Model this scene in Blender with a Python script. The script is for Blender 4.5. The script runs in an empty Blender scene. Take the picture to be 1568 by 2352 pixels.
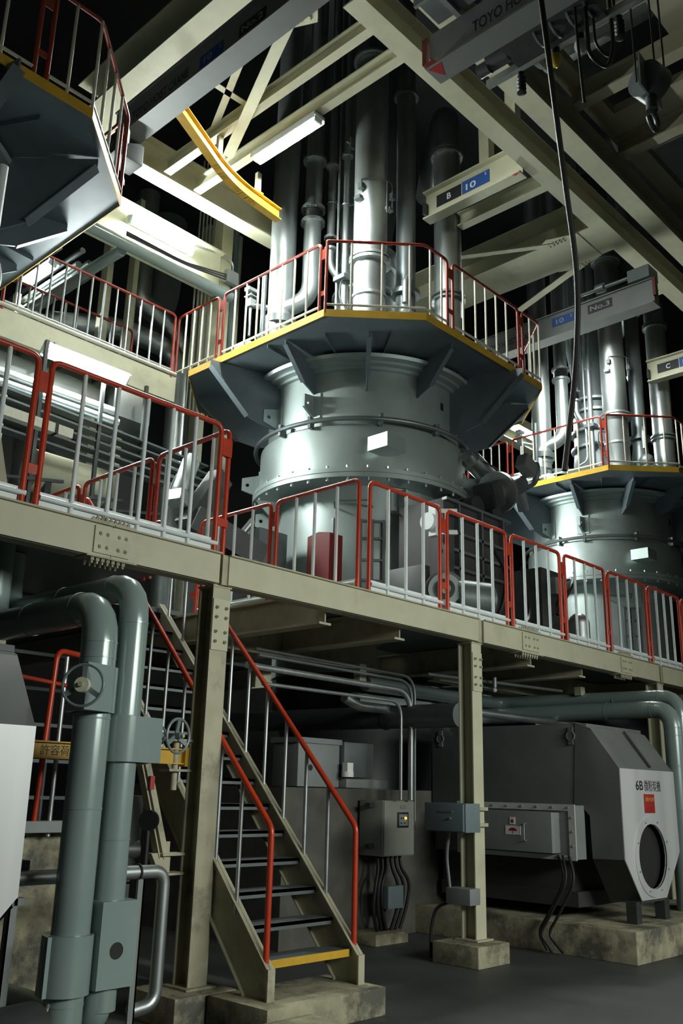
import bpy, bmesh, math, random
from mathutils import Vector, Matrix

# ---------------------------------------------------------------- camera, world, light, exposure
sc = bpy.context.scene
C = sc.collection
cam_data = bpy.data.cameras.new('camera')
cam_data.sensor_fit = 'HORIZONTAL'
cam_data.sensor_width = 24.0
cam_data.lens = 24.0 * 2108.83 / 1568.0
cam_data.clip_start = 0.05
cam = bpy.data.objects.new('camera', cam_data)
C.objects.link(cam)
YAW, PITCH, ROLL = 0.7581893, 0.29419416, -0.02509007
_f = Vector((math.cos(YAW) * math.cos(PITCH), math.sin(YAW) * math.cos(PITCH), math.sin(PITCH)))
_r = Vector((math.sin(YAW), -math.cos(YAW), 0))
_d = _f.cross(_r)
_r2 = _r * math.cos(ROLL) + _d * math.sin(ROLL)
_d2 = _d * math.cos(ROLL) - _r * math.sin(ROLL)
cam.matrix_world = Matrix((( _r2.x, -_d2.x, -_f.x, 0.0), (_r2.y, -_d2.y, -_f.y, 0.0),
                           (_r2.z, -_d2.z, -_f.z, 1.63), (0, 0, 0, 1)))
sc.camera = cam

world = bpy.data.worlds.new('world')
sc.world = world
world.use_nodes = True
world.node_tree.nodes['Background'].inputs[0].default_value = (0.75, 0.95, 1.0, 1)
world.node_tree.nodes['Background'].inputs[1].default_value = 0.02

sc.view_settings.view_transform = 'Standard'
sc.view_settings.look = 'None'
sc.view_settings.gamma = 1.0
sc.view_settings.use_curve_mapping = False
sc.view_settings.exposure = 0.0

TUBE_POWER = 1000.0

def area_light(name, loc, target, sx, sy, power, col, spread=84):
    l = bpy.data.lights.new(name, 'AREA')
    l.shape = 'RECTANGLE'
    l.size, l.size_y = sx, sy
    l.energy = power
    l.color = col
    l.spread = math.radians(spread)
    o = bpy.data.objects.new(name, l)
    o.location = loc
    o.rotation_euler = (Vector(target) - Vector(loc)).to_track_quat('-Z', 'Y').to_euler()
    C.objects.link(o)
    return o

# the lamps of the aisle behind the camera
area_light('aisle_lamp', (6.6, -5.2, 4.6), (6.8, 6.0, 1.2), 7.0, 1.6, 212, (0.96, 1.0, 0.93))
area_light('aisle_lamp', (17.0, -3.5, 5.0), (12.5, 6.0, 1.2), 7.0, 1.6, 28, (0.96, 1.0, 0.93))

# ---------------------------------------------------------------- helpers
X, Y, Z = Vector((1, 0, 0)), Vector((0, 1, 0)), Vector((0, 0, 1))
PI = math.pi

def V(p): return Vector(p)

def fillet(pts, rad, n=6):
    pts = [V(p) for p in pts]
    out = [pts[0]]
    for i in range(1, len(pts) - 1):
        a, b, c = pts[i - 1], pts[i], pts[i + 1]
        u, w = (a - b), (c - b)
        r = min(rad, u.length * 0.49, w.length * 0.49)
        p, q = b + u.normalized() * r, b + w.normalized() * r
        for k in range(n + 1):
            t = k / n
            out.append((1 - t) ** 2 * p + 2 * t * (1 - t) * b + t * t * q)
    out.append(pts[-1])
    return out

class MB:
    def __init__(s): s.bm = bmesh.new()
    def _face(s, vs):
        try: return s.bm.faces.new(vs)
        except ValueError: return None
    def hexa(s, c):
        v = [s.bm.verts.new(p) for p in c]
        for f in ((0, 3, 2, 1), (4, 5, 6, 7), (0, 1, 5, 4), (1, 2, 6, 5), (2, 3, 7, 6), (3, 0, 4, 7)):
            s._face([v[i] for i in f])
        return v
    def box(s, x0, x1, y0, y1, z0, z1, bev=0.0):
        v = s.hexa([(x0, y0, z0), (x1, y0, z0), (x1, y1, z0), (x0, y1, z0),
                    (x0, y0, z1), (x1, y0, z1), (x1, y1, z1), (x0, y1, z1)])
        if bev:
            es = {e for q in v for e in q.link_edges}
            bmesh.ops.bevel(s.bm, geom=list(es), offset=bev, segments=2, affect='EDGES', profile=0.6)
        return s
    def bar(s, p0, p1, w, h, up=Z, bev=0.0):
        """rectangular bar; p0,p1 run through its middle; w is across, h along up"""
        p0, p1 = V(p0), V(p1)
        d = (p1 - p0).normalized()
        side = d.cross(V(up))
        if side.length < 1e-4: side = d.cross(X)
        side.normalize()
        u = side.cross(d).normalized()
        a, b = side * (w / 2), u * (h / 2)
        v = s.hexa([p0 - a - b, p0 + a - b, p1 + a - b, p1 - a - b, p0 - a + b, p0 + a + b, p1 + a + b, p1 - a + b])
        if bev:
            es = {e for q in v for e in q.link_edges}
            bmesh.ops.bevel(s.bm, geom=list(es), offset=bev, segments=2, affect='EDGES')
        return s
    def ibeam(s, p0, p1, w, h, tw=0.016, tf=0.022, up=Z):
        """I section, p0,p1 along the middle of its bottom face"""
        p0, p1 = V(p0), V(p1)
        d = (p1 - p0).normalized()
        side = d.cross(V(up)).normalized()
        u = side.cross(d).normalized()
        s.bar(p0 + u * tf / 2, p1 + u * tf / 2, w, tf, u)
        s.bar(p0 + u * (h - tf / 2), p1 + u * (h - tf / 2), w, tf, u)
        s.bar(p0 + u * h / 2, p1 + u * h / 2, tw, h - 2 * tf, u)
        return s
    def tube(s, pts, r, seg=12, closed=False, caps=True):
        pts = [V(p) for p in pts]
        n = len(pts)
        rings = []
        t0 = (pts[1] - pts[0]).normalized()
        ref = Z if abs(t0.z) < 0.9 else X
        u = t0.cross(ref).normalized()
        for i, p in enumerate(pts):
            if closed: t = (pts[(i + 1) % n] - pts[i - 1]).normalized()
            elif i == 0: t = t0
            elif i == n - 1: t = (pts[-1] - pts[-2]).normalized()
            else: t = ((pts[i + 1] - p).normalized() + (p - pts[i - 1]).normalized()).normalized()
            u = (u - t * u.dot(t)).normalized()
            w = t.cross(u)
            rr = r[i] if isinstance(r, (list, tuple)) else r
            rings.append([s.bm.verts.new(p + (u * math.cos(2 * PI * k / seg) + w * math.sin(2 * PI * k / seg)) * rr) for k in range(seg)])
        for i in range(n if closed else n - 1):
            a, b = rings[i], rings[(i + 1) % n]
            for k in range(seg):
                s._face([a[k], a[(k + 1) % seg], b[(k + 1) % seg], b[k]])
        if caps and not closed:
            s._face(rings[0][::-1]); s._face(rings[-1])
        return s
    def cyl(s, p0, p1, r, r2=None, seg=20): return s.tube([p0, p1], [r, r if r2 is None else r2], seg)
    def circle(s, c, axis, R, r, seg=40, tseg=8):
        a = V(axis).normalized()
        u = a.cross(X if abs(a.x) < 0.9 else Y).normalized(); w = a.cross(u)
        return s.tube([V(c) + (u * math.cos(2 * PI * k / seg) + w * math.sin(2 * PI * k / seg)) * R for k in range(seg)], r, tseg, True)
    def lathe(s, prof, c, seg=64):
        rings = []
        for (r, z) in prof:
            rings.append([s.bm.verts.new((c[0] + r * math.cos(2 * PI * k / seg), c[1] + r * math.sin(2 * PI * k / seg), z)) for k in range(seg)])
        for a, b in zip(rings, rings[1:]):
            for k in range(seg): s._face([a[k], a[(k + 1) % seg], b[(k + 1) % seg], b[k]])
        s._face(rings[0][::-1]); s._face(rings[-1])
        return s
    def prism(s, poly, vec):
        a = [s.bm.verts.new(V(p)) for p in poly]
        b = [s.bm.verts.new(V(p) + V(vec)) for p in poly]
        n = len(a)
        s._face(a[::-1]); s._face(b)
        for i in range(n): s._face([a[i], a[(i + 1) % n], b[(i + 1) % n], b[i]])
        return s
    def plate_hole(s, o, ux, uy, pts, hc, hr, th):
        """plate outline pts (2d) in frame o,ux,uy with one round hole, thickness th centred"""
        n = len(pts); H = 20
        nrm = V(ux).cross(V(uy)).normalized()
        def P(q, k): return V(o) + V(ux) * q[0] + V(uy) * q[1] + nrm * k
        hole = [(hc[0] + hr * math.cos(2 * PI * k / H), hc[1] + hr * math.sin(2 * PI * k / H)) for k in range(H)]
        loops = []
        for k in (-th / 2, th / 2):
            vo = [s.bm.verts.new(P(q, k)) for q in pts]; vh = [s.bm.verts.new(P(q, k)) for q in hole]
            eo = [s.bm.edges.new((vo[i], vo[(i + 1) % n])) for i in range(n)]
            eh = [s.bm.edges.new((vh[i], vh[(i + 1) % H])) for i in range(H)]
            bmesh.ops.triangle_fill(s.bm, use_beauty=True, use_dissolve=False, edges=eo + eh)
            loops.append((vo, vh))
        for q, m in ((0, n), (1, H)):
            a, b = loops[0][q], loops[1][q]
            for i in range(m): s._face([a[i], a[(i + 1) % m], b[(i + 1) % m], b[i]])
        return s
    def sphere(s, c, r, seg=12, sc_=(1, 1, 1)):
        m = Matrix.Translation(V(c)) @ Matrix.Diagonal((r * sc_[0], r * sc_[1], r * sc_[2], 1))
        bmesh.ops.create_uvsphere(s.bm, u_segments=seg, v_segments=seg // 2 + 1, radius=1, matrix=m)
        return s
    def build(s, name, mat, parent=None, ang=35):
        bmesh.ops.recalc_face_normals(s.bm, faces=s.bm.faces)
        vs = [v.co for v in s.bm.verts]
        if parent is not None:
            org = world_of(parent)
        else:
            lo = Vector((min(v.x for v in vs), min(v.y for v in vs), min(v.z for v in vs)))
            hi = Vector((max(v.x for v in vs), max(v.y for v in vs), max(v.z for v in vs)))
            org = Vector(((lo.x + hi.x) / 2, (lo.y + hi.y) / 2, lo.z))
        for v in s.bm.verts: v.co -= org
        me = bpy.data.meshes.new(name)
        s.bm.to_mesh(me); s.bm.free()
        me.materials.append(mat)
        me.shade_smooth()
        me.set_sharp_from_angle(angle=math.radians(ang))
        o = bpy.data.objects.new(name, me)
        C.objects.link(o)
        if parent is not None: o.parent = parent
        else: o.location = org
        return o

def world_of(o):
    p = Vector((0, 0, 0))
    while o is not None:
        p += o.location; o = o.parent
    return p

def tag(o, label, cat, group=None):
    o['label'] = label; o['category'] = cat
    if group: o['group'] = group
    return o

def thing(name, label, cat, loc, group=None):
    o = bpy.data.objects.new(name, None)
    o.empty_display_size = 0.1
    o.location = loc
    C.objects.link(o)
    return tag(o, label, cat, group)

def struct(o):
    o['kind'] = 'structure'
    return o

def copy_tree(o, parent=None):
    c = o.copy(); C.objects.link(c)
    if parent is not None: c.parent = parent
    for ch in list(o.children): copy_tree(ch, c)
    return c

def dup(o, off, label, group=None):
    c = copy_tree(o)
    c.location = o.location + V(off)
    c['label'] = label
    if group: c['group'] = group
    return c

def clone_part(p, off):
    c = p.copy(); C.objects.link(c); c.location = p.location + V(off)
    for ch in list(p.children): copy_tree(ch, c)
    return c

def lettering(body, h, loc, xd, nd, mat, name, parent, width=None, depth=0.002):
    cu = bpy.data.curves.new(name, 'FONT')
    cu.body = body; cu.size = 1.0; cu.extrude = 0.0; cu.offset = 0.014 if body.isascii() else 0.0
    cu.align_x = 'CENTER'; cu.align_y = 'CENTER'
    to = bpy.data.objects.new(name, cu); C.objects.link(to)
    dg = bpy.context.evaluated_depsgraph_get()
    me = bpy.data.meshes.new_from_object(to.evaluated_get(dg))
    bpy.data.objects.remove(to); bpy.data.curves.remove(cu)
    xs = [v.co.x for v in me.vertices]; ys = [v.co.y for v in me.vertices]
    w0, h0 = max(xs) - min(xs), max(ys) - min(ys)
    cx, cy = (max(xs) + min(xs)) / 2, (max(ys) + min(ys)) / 2
    sy = h / h0; sx = (width / w0) if width else sy
    xd, nd = V(xd).normalized(), V(nd).normalized()
    yd = nd.cross(xd)
    org = world_of(parent)
    for v in me.vertices:
        v.co = V(loc) + xd * ((v.co.x - cx) * sx) + yd * ((v.co.y - cy) * sy) + nd * depth - org
    me.materials.clear(); me.materials.append(mat)
    o = bpy.data.objects.new(name, me); C.objects.link(o); o.parent = parent
    return o

# ---------------------------------------------------------------- materials
def mat(name, col, rough=0.5, metal=0.0, var=0.12, scale=6.0, bump=0.0, stain=None, stain_amt=0.0, streak=0.0, spec=0.5, th=0.55):
    m = bpy.data.materials.new(name); m.use_nodes = True
    nt = m.node_tree; N = nt.nodes; L = nt.links
    b = N['Principled BSDF']
    b.inputs['Roughness'].default_value = rough
    b.inputs['Metallic'].default_value = metal
    b.inputs['Specular IOR Level'].default_value = spec
    tc = N.new('ShaderNodeTexCoord')
    geo = N.new('ShaderNodeNewGeometry')
    mp = N.new('ShaderNodeMapping'); L.new(geo.outputs['Position'], mp.inputs[0])
    if streak: mp.inputs['Scale'].default_value = (1, 1, streak)
    n1 = N.new('ShaderNodeTexNoise'); n1.inputs['Scale'].default_value = scale; n1.inputs['Detail'].default_value = 6
    L.new(mp.outputs[0], n1.inputs['Vector'])
    r = N.new('ShaderNodeValToRGB')
    r.color_ramp.elements[0].position = 0.3; r.color_ramp.elements[1].position = 0.7
    r.color_ramp.elements[0].color = tuple(c * (1 - var) for c in col) + (1,)
    r.color_ramp.elements[1].color = tuple(min(1, c * (1 + var)) for c in col) + (1,)
    L.new(n1.outputs[0], r.inputs[0])
    out = r.outputs[0]
    if stain:
        n2 = N.new('ShaderNodeTexNoise'); n2.inputs['Scale'].default_value = scale * 0.35; n2.inputs['Detail'].default_value = 9
        n2.inputs['Roughness'].default_value = 0.7
        L.new(mp.outputs[0], n2.inputs['Vector'])
        r2 = N.new('ShaderNodeValToRGB'); r2.color_ramp.elements[0].position = th; r2.color_ramp.elements[1].position = th + 0.15
        r2.color_ramp.elements[1].color = (stain_amt,) * 3 + (1,)
        L.new(n2.outputs[0], r2.inputs[0])
        mx = N.new('ShaderNodeMix'); mx.data_type = 'RGBA'
        L.new(r2.outputs[0], mx.inputs[0]); L.new(out, mx.inputs[6]); mx.inputs[7].default_value = tuple(stain) + (1,)
        out = mx.outputs[2]
    L.new(out, b.inputs['Base Color'])
    rm = N.new('ShaderNodeMapRange'); rm.inputs[3].default_value = max(0.03, rough - 0.07); rm.inputs[4].default_value = min(1, rough + 0.09)
    L.new(n1.outputs[0], rm.inputs[0]); L.new(rm.outputs[0], b.inputs['Roughness'])
    if bump:
        bp = N.new('ShaderNodeBump'); bp.inputs['Strength'].default_value = bump; bp.inputs['Distance'].default_value = 0.01
        n3 = N.new('ShaderNodeTexNoise'); n3.inputs['Scale'].default_value = scale * 9; n3.inputs['Detail'].default_value = 4
        L.new(geo.outputs['Position'], n3.inputs['Vector'])
        L.new(n3.outputs[0], bp.inputs['Height']); L.new(bp.outputs[0], b.inputs['Normal'])
    return m

def glow(name, col, power):
    m = bpy.data.materials.new(name); m.use_nodes = True
    b = m.node_tree.nodes['Principled BSDF']
    b.inputs['Base Color'].default_value = tuple(col) + (1,)
    b.inputs['Emission Color'].default_value = tuple(col) + (1,)
    b.inputs['Emission Strength'].default_value = power
    return m

M = dict(
    silver=mat('silver_paint', (0.39, 0.46, 0.45), 0.46, 0.6, 0.07, 2.5, 0.02, (0.25, 0.26, 0.25), 0.3),
    silver_pipe=mat('silver_pipe_paint', (0.46, 0.50, 0.50), 0.40, 0.92, 0.06, 3.0, 0.02),
    dark_silver=mat('dull_silver_paint', (0.16, 0.185, 0.19), 0.42, 0.5, 0.10, 3.0, 0.02),
    platform=mat('platform_grey_paint', (0.13, 0.16, 0.18), 0.40, 0.3, 0.10, 3.0, 0.03),
    cream=mat('cream_steel_paint', (0.49, 0.485, 0.345), 0.55, 0.0, 0.06, 5.0, 0.05, (0.28, 0.25, 0.18), 0.35),
    cream_worn=mat('worn_cream_steel_paint', (0.40, 0.385, 0.27), 0.6, 0.0, 0.12, 6.0, 0.06, (0.12, 0.10, 0.08), 0.7),
    ceil=mat('cream_ceiling_paint', (0.33, 0.31, 0.22), 0.7, 0.0, 0.10, 1.5, 0.03, (0.18, 0.16, 0.11), 0.5),
    red=mat('red_rail_paint', (0.45, 0.040, 0.012), 0.32, 0.0, 0.10, 8.0, 0.02, (0.30, 0.03, 0.015), 0.4),
    red_dark=mat('dark_red_rail_paint', (0.24, 0.024, 0.010), 0.36, 0.0, 0.12, 8.0, 0.02, (0.16, 0.018, 0.010), 0.4),  # darker red, for the platform and walkway railings
    white=mat('white_rail_paint', (0.70, 0.76, 0.76), 0.40, 0.0, 0.05, 8.0, 0.02),
    tan=mat('tan_rail_paint', (0.52, 0.50, 0.41), 0.42, 0.0, 0.06, 8.0, 0.02),
    galv=mat('galvanised_steel', (0.45, 0.48, 0.48), 0.38, 0.8, 0.10, 9.0, 0.02),
    yellow=mat('yellow_paint', (0.55, 0.33, 0.025), 0.45, 0.0, 0.10, 6.0, 0.03, (0.30, 0.17, 0.02), 0.4),
    lagging=mat('grey_lagging_sheet', (0.27, 0.345, 0.335), 0.22, 0.15, 0.05, 2.0, 0.0),
    housing_white=mat('brushed_aluminium_cover', (0.66, 0.68, 0.68), 0.42, 0.35, 0.10, 3.0, 0.0, streak=0.06),
    housing=mat('grey_housing_sheet', (0.13, 0.14, 0.14), 0.55, 0.1, 0.10, 3.0, 0.02),
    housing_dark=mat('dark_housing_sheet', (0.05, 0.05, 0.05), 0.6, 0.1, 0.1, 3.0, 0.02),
    concrete=mat('stained_concrete', (0.34, 0.32, 0.215), 0.85, 0.0, 0.25, 7.0, 0.3, (0.07, 0.07, 0.06), 0.9, th=0.47),
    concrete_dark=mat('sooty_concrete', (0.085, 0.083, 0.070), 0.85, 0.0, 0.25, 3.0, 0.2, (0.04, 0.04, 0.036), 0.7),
    floor=mat('dark_floor_paint', (0.060, 0.064, 0.062), 0.55, 0.0, 0.20, 1.2, 0.06, (0.10, 0.10, 0.095), 0.5),
    wall=mat('dark_wall_sheet', (0.035, 0.038, 0.036), 0.8, 0.0, 0.2, 0.6, 0.03),
    black=mat('black_rubber', (0.010, 0.011, 0.011), 0.5, 0.0, 0.1, 8.0),
    dark=mat('dark_machine_paint', (0.045, 0.05, 0.05), 0.45, 0.2, 0.2, 6.0, 0.03),
    box_grey=mat('grey_box_paint', (0.22, 0.24, 0.24), 0.45, 0.1, 0.06, 4.0, 0.02),
    box_green=mat('grey_green_box_paint', (0.26, 0.27, 0.23), 0.5, 0.0, 0.06, 4.0, 0.02),
    box_blue=mat('blue_grey_box_paint', (0.15, 0.20, 0.21), 0.45, 0.1, 0.06, 4.0, 0.02),
    crane=mat('grey_crane_paint', (0.20, 0.21, 0.21), 0.5, 0.1, 0.08, 3.0, 0.02),
    sign_black=mat('black_sign_plate', (0.012, 0.013, 0.018), 0.45, 0.0, 0.05, 4.0),
    sign_blue=mat('blue_sign_plate', (0.02, 0.08, 0.30), 0.45, 0.0, 0.05, 4.0),
    letter_white=mat('white_lettering', (0.75, 0.77, 0.75), 0.5, 0.0, 0.03, 4.0),
    letter_grey=mat('faded_grey_lettering', (0.34, 0.36, 0.37), 0.5, 0.0, 0.03, 4.0),
    letter_navy=mat('dark_blue_lettering', (0.012, 0.014, 0.035), 0.5, 0.0, 0.03, 4.0),
    letter_black=mat('black_lettering', (0.015, 0.015, 0.015), 0.5, 0.0, 0.03, 4.0),
    sign_red=mat('red_sticker', (0.33, 0.018, 0.018), 0.5, 0.0, 0.05, 5.0),
    letter_gold=mat('yellow_lettering', (0.72, 0.40, 0.04), 0.5, 0.0, 0.03, 4.0),
    mesh_dark=mat('dark_perforated_mesh', (0.02, 0.021, 0.021), 0.7, 0.2, 0.2, 60.0),
    handwheel=mat('grey_handwheel_paint', (0.20, 0.25, 0.25), 0.35, 0.2, 0.05, 8.0),
    ivory=mat('ivory_plastic', (0.55, 0.55, 0.44), 0.45, 0.0, 0.08, 20.0),
    brick_red=mat('dark_red_box_paint', (0.15, 0.008, 0.007), 0.45, 0.0, 0.06, 5.0),
    white_box=mat('white_box_paint', (0.74, 0.77, 0.74), 0.5, 0.0, 0.04, 5.0),
    glass_amber=mat('amber_bulb_glass', (0.35, 0.25, 0.03), 0.1, 0.0, 0.05, 5.0),
    glass_clear=mat('frosted_bulb_glass', (0.45, 0.47, 0.46), 0.1, 0.0, 0.05, 5.0),
)
M['tube'] = glow('fluorescent_tube', (0.93, 1.0, 0.95), TUBE_POWER)
M['pilot'] = glow('amber_pilot_lamp', (1.0, 0.32, 0.03), 6.0)

# ---------------------------------------------------------------- the setting
def shell(name, args, m):
    b = MB()
    for a in args: b.box(*a)
    return struct(b.build(name, m))
shell('floor', [(-7, 36, -8, 20, -0.2, 0)], M['floor'])
shell('wall_back', [(-7, 36, 20, 20.2, 0, 18)], M['wall'])
shell('wall_front', [(-7, 36, -8.2, -8, 0, 18)], M['wall'])
shell('wall_left', [(-7.2, -7, -8, 20, 0, 18)], M['wall'])
shell('wall_right', [(36, 36.2, -8, 20, 0, 18)], M['wall'])
shell('ceiling', [(-7, 36, -8, 20, 18, 18.2)], M['wall'])
# the floor of the next storey over the aisle, with two open hatches
shell('ceiling_aisle', [(-7, 36, -8, 3.7, 11.35, 11.5), (-7, 9.3, 3.7, 5.25, 11.35, 11.5), (10.9, 12.0, 3.7, 5.25, 11.35, 11.5),
                        (13.6, 36, 3.7, 5.25, 11.35, 11.5), (9.3, 10.9, 4.95, 5.25, 11.35, 11.5), (12.0, 13.6, 4.95, 5.25, 11.35, 11.5)], M['ceil'])

# ---------------------------------------------------------------- mezzanine: deck, beams, columns
FY = 5.88                 # plane of the mezzanine front
DZ = 3.49                 # deck level
b = MB()
for a in ((-3, 4.72, 5.98, 12.2), (4.72, 6.5, 8.25, 12.2), (6.5, 19.5, 5.98, 8.05), (6.5, 9.0, 8.05, 12.2), (12.0, 17.15, 8.05, 12.2), (9.0, 12.0, 11.0, 12.2), (17.15, 20.2, 11.0, 12.2)):
    b.box(a[0], a[1], a[2], a[3], DZ - 0.05, DZ)
tag(b.build('mezzanine_deck', M['dark_silver']), 'steel deck plates of the mezzanine around the silver vessels', 'deck')

BOLT = None
def bolts(parent, pts, axis, r, m, l=0.03):
    """individual hex bolts sharing one mesh"""
    first = None
    for p in pts:
        if first is None:
            a = V(axis).normalized()
            mb = MB(); mb.tube([V(p), V(p) + a * l * 0.55], r * 1.25, 6); mb.tube([V(p) + a * l * 0.5, V(p) + a * l], r * 0.7, 8)
            first = mb.build('bolt', m, parent); fp = V(p)
        else:
            clone_part(first, V(p) - fp)

def edge_beam(x0, x1, label):
    t = thing('edge_beam', label, 'beam', ((x0 + x1) / 2, FY, 3.236), 'cream beams along the mezzanine front')
    m = MB()
    m.box(x0, x1, FY - 0.06, FY - 0.03, 3.24, 3.488)
    m.box(x0, x1, FY - 0.03, FY + 0.10, 3.236, 3.262)
    m.box(x0, x1, FY - 0.03, FY + 0.10, 3.47, 3.494)
    m.build('channel', M['cream'], t)
    m = MB(); m.box(x0, x1, FY - 0.085, FY - 0.06, 3.482, 3.496)
    m.build('lip', M['cream_worn'], t)
    return t
edge_beam(-2.5, 3.655, 'long cream edge beam running off the left of the photo')
edge_beam(3.66, 4.70, 'short cream edge beam between the bolted splice and the left column')
edge_beam(4.80, 8.40, 'cream edge beam across the stair opening between two columns')
edge_beam(8.50, 9.455, 'short cream edge beam right of the middle column')
edge_beam(9.46, 11.90, 'cream edge beam over the dark grey mill housing')
edge_beam(11.905, 12.93, 'short cream edge beam before the far right column')
edge_beam(13.05, 20.0, 'far cream edge beam running off the right of the photo')

def splice(x0, x1, label):
    t = thing('splice_plate', label, 'splice plate', ((x0 + x1) / 2, FY - 0.07, 3.2), 'bolted splices of the mezzanine beam')
    m = MB(); m.box(x0, x1, FY - 0.074, FY - 0.061, 3.26, 3.465)
    m.build('web_plate', M['cream'], t)
    m = MB(); m.box(x0 - 0.06, x1 + 0.06, FY - 0.09, FY + 0.08, 3.222, 3.236)
    m.build('bottom_plate', M['cream_worn'], t)
    m = MB(); m.box(x0 - 0.04, x1 + 0.04, FY - 0.08, FY - 0.0, 3.496, 3.508)
    m.build('top_plate', M['cream_worn'], t)
    w = x1 - x0
    bolts(t, [(x0 + w * k, FY - 0.074, z) for k in (0.16, 0.36, 0.68, 0.88) for z in (3.31, 3.41)], (0, -1, 0), 0.013, M['cream'], 0.022)
    bolts(t, [(x0 + w * (k + 0.5) / 7 - 0.02, FY - 0.06 + d, 3.222) for k in range(7) for d in (0, 0.1)], (0, 0, -1), 0.013, M['cream_worn'], 0.045)
    bolts(t, [(x0 + w * (k + 0.5) / 8, FY - 0.055, 3.508) for k in range(8)], (0, 0, 1), 0.012, M['cream_worn'], 0.04)
splice(3.50, 3.81, 'bolted splice plate on the cream beam above the grey pipe elbow')
splice(9.28, 9.64, 'bolted splice plate on the cream beam right of the middle column')
splice(11.74, 12.06, 'bolted splice plate on the cream beam near the right edge')

def column(cx, label, bolted, w=0.18):
    t = thing('steel_column', label, 'column', (cx, FY + 0.09, 0.2))
    m = MB()
    m.box(cx - w / 2, cx + w / 2, FY, FY + 0.014, 0.2, 3.236)
    m.box(cx - w / 2, cx + w / 2, FY + 0.17, FY + 0.184, 0.2, 3.236)
    m.box(cx - 0.008, cx + 0.008, FY + 0.014, FY + 0.17, 0.2, 3.236)
    m.build('shaft', M['cream_worn'] if bolted else M['cream'], t)
    m = MB(); m.box(cx - w / 2 - 0.05, cx + w / 2 + 0.05, FY - 0.05, FY + 0.235, 0.2, 0.216)
    m.build('base_plate', M['cream_worn'], t)
    m = MB(); m.box(cx - w / 2 - 0.01, cx + w / 2 + 0.01, FY - 0.01, FY + 0.19, 3.222, 3.236)
    m.build('cap_plate', M['cream'], t)
    m = MB(); m.box(cx - 0.045, cx + 0.045, FY - 0.045, FY + 0.03, 3.236, 3.49)
    m.build('web_stiffener', M['cream_worn'], t)
    m = MB()
    m.box(cx - w / 2 + 0.003, cx + w / 2 - 0.003, FY - 0.011, FY, 2.70, 3.12)
    m.build('splice_plate', M['cream'], t)
    bolts(t, [(cx + s, FY - 0.011, z) for s in (-0.05, 0.05) for z in (2.77, 2.85, 2.97, 3.05)], (0, -1, 0), 0.012, M['cream_worn'], 0.03)
    return t
column(4.785, 'worn cream steel column standing left of the stair', True)
column(8.435, 'cream steel column with junction boxes in front of the dark mill housing', False)
column(13.06, 'far cream steel column behind the white mill cover', False)
column(0.9, 'cream steel column hidden behind the left mill cover', False)

def pedestal(x0, x1, y0, y1, h, label):
    m = MB(); m.box(x0, x1, y0, y1, 0, h, 0.012)
    return tag(m.build('pedestal', M['concrete']), label, 'concrete base')
pedestal(8.06, 8.61, 5.66, 6.22, 0.2, 'square concrete pedestal under the middle cream column')
pedestal(4.45, 5.02, 5.70, 6.25, 0.2, 'concrete pedestal under the worn left column')
pedestal(12.75, 13.35, 5.70, 6.30, 0.2, 'concrete pedestal under the far right column')
pedestal(0.6, 1.2, 5.70, 6.30, 0.2, 'concrete pedestal under the hidden left column')
pedestal(4.72, 5.95, 5.04, 5.68, 0.2, 'wide concrete base block under the stair foot')
pedestal(4.05, 5.12, 4.72, 5.03, 0.13, 'low concrete kerb in front of the stair base')

# beams under the deck
def under_beam(p0, p1, w, h, label, grp='beams under the mezzanine deck'):
    m = MB(); m.ibeam(p0, p1, w, h)
    return tag(m.build('floor_beam', M['cream_worn']), label, 'beam', grp)
for x, lab in ((2.2, 'cream floor beam under the deck left of the grey pipe runs'),
               (6.15, 'cream floor beam under the deck beside the stair opening'),
               (7.25, 'cream floor beam under the deck above the stair handrail'),
               (9.75, 'cream floor beam under the deck right of the middle column'),
               (11.0, 'cream floor beam under the deck above the mill housing'),
               (14.4, 'cream floor beam under the deck near the right edge')):
    under_beam((x, 6.0, 3.12), (x, 12.0, 3.12), 0.16, 0.31, lab)
under_beam((6.3, 7.75, 3.06), (8.9, 7.75, 3.06), 0.2, 0.37, 'deep cream cross beam under the deck in front of the pier')
under_beam((9.9, 7.6, 3.06), (20, 7.6, 3.06), 0.2, 0.37, 'deep cream cross beam under the deck behind the mill housing')
under_beam((-2, 8.6, 3.1), (4.6, 8.6, 3.1), 0.2, 0.33, 'deep cream cross beam under the deck behind the grey pipes')
for (x, y, z0, lab) in ((3.56, 7.25, 2.3, 'short cream hanger post beside the left pipe run'), (8.45, 7.62, 2.86, 'short cream hanger stub under the cross beam'),
                    (12.0, 6.6, 3.0, 'short cream hanger post over the mill housing')):
    m = MB(); m.box(x - 0.06, x + 0.06, y - 0.05, y + 0.05, z0, 3.12)
    tag(m.build('hanger_post', M['cream_worn']), lab, 'hanger')

# ---------------------------------------------------------------- railing panels
def along(pts, s):
    for a, c in zip(pts, pts[1:]):
        l = (V((c[0], c[1], 0)) - V((a[0], a[1], 0))).length
        if s <= l or (c is pts[-1]):
            t = s / l
            return (a[0] + (c[0] - a[0]) * t, a[1] + (c[1] - a[1]) * t)
        s -= l

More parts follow.
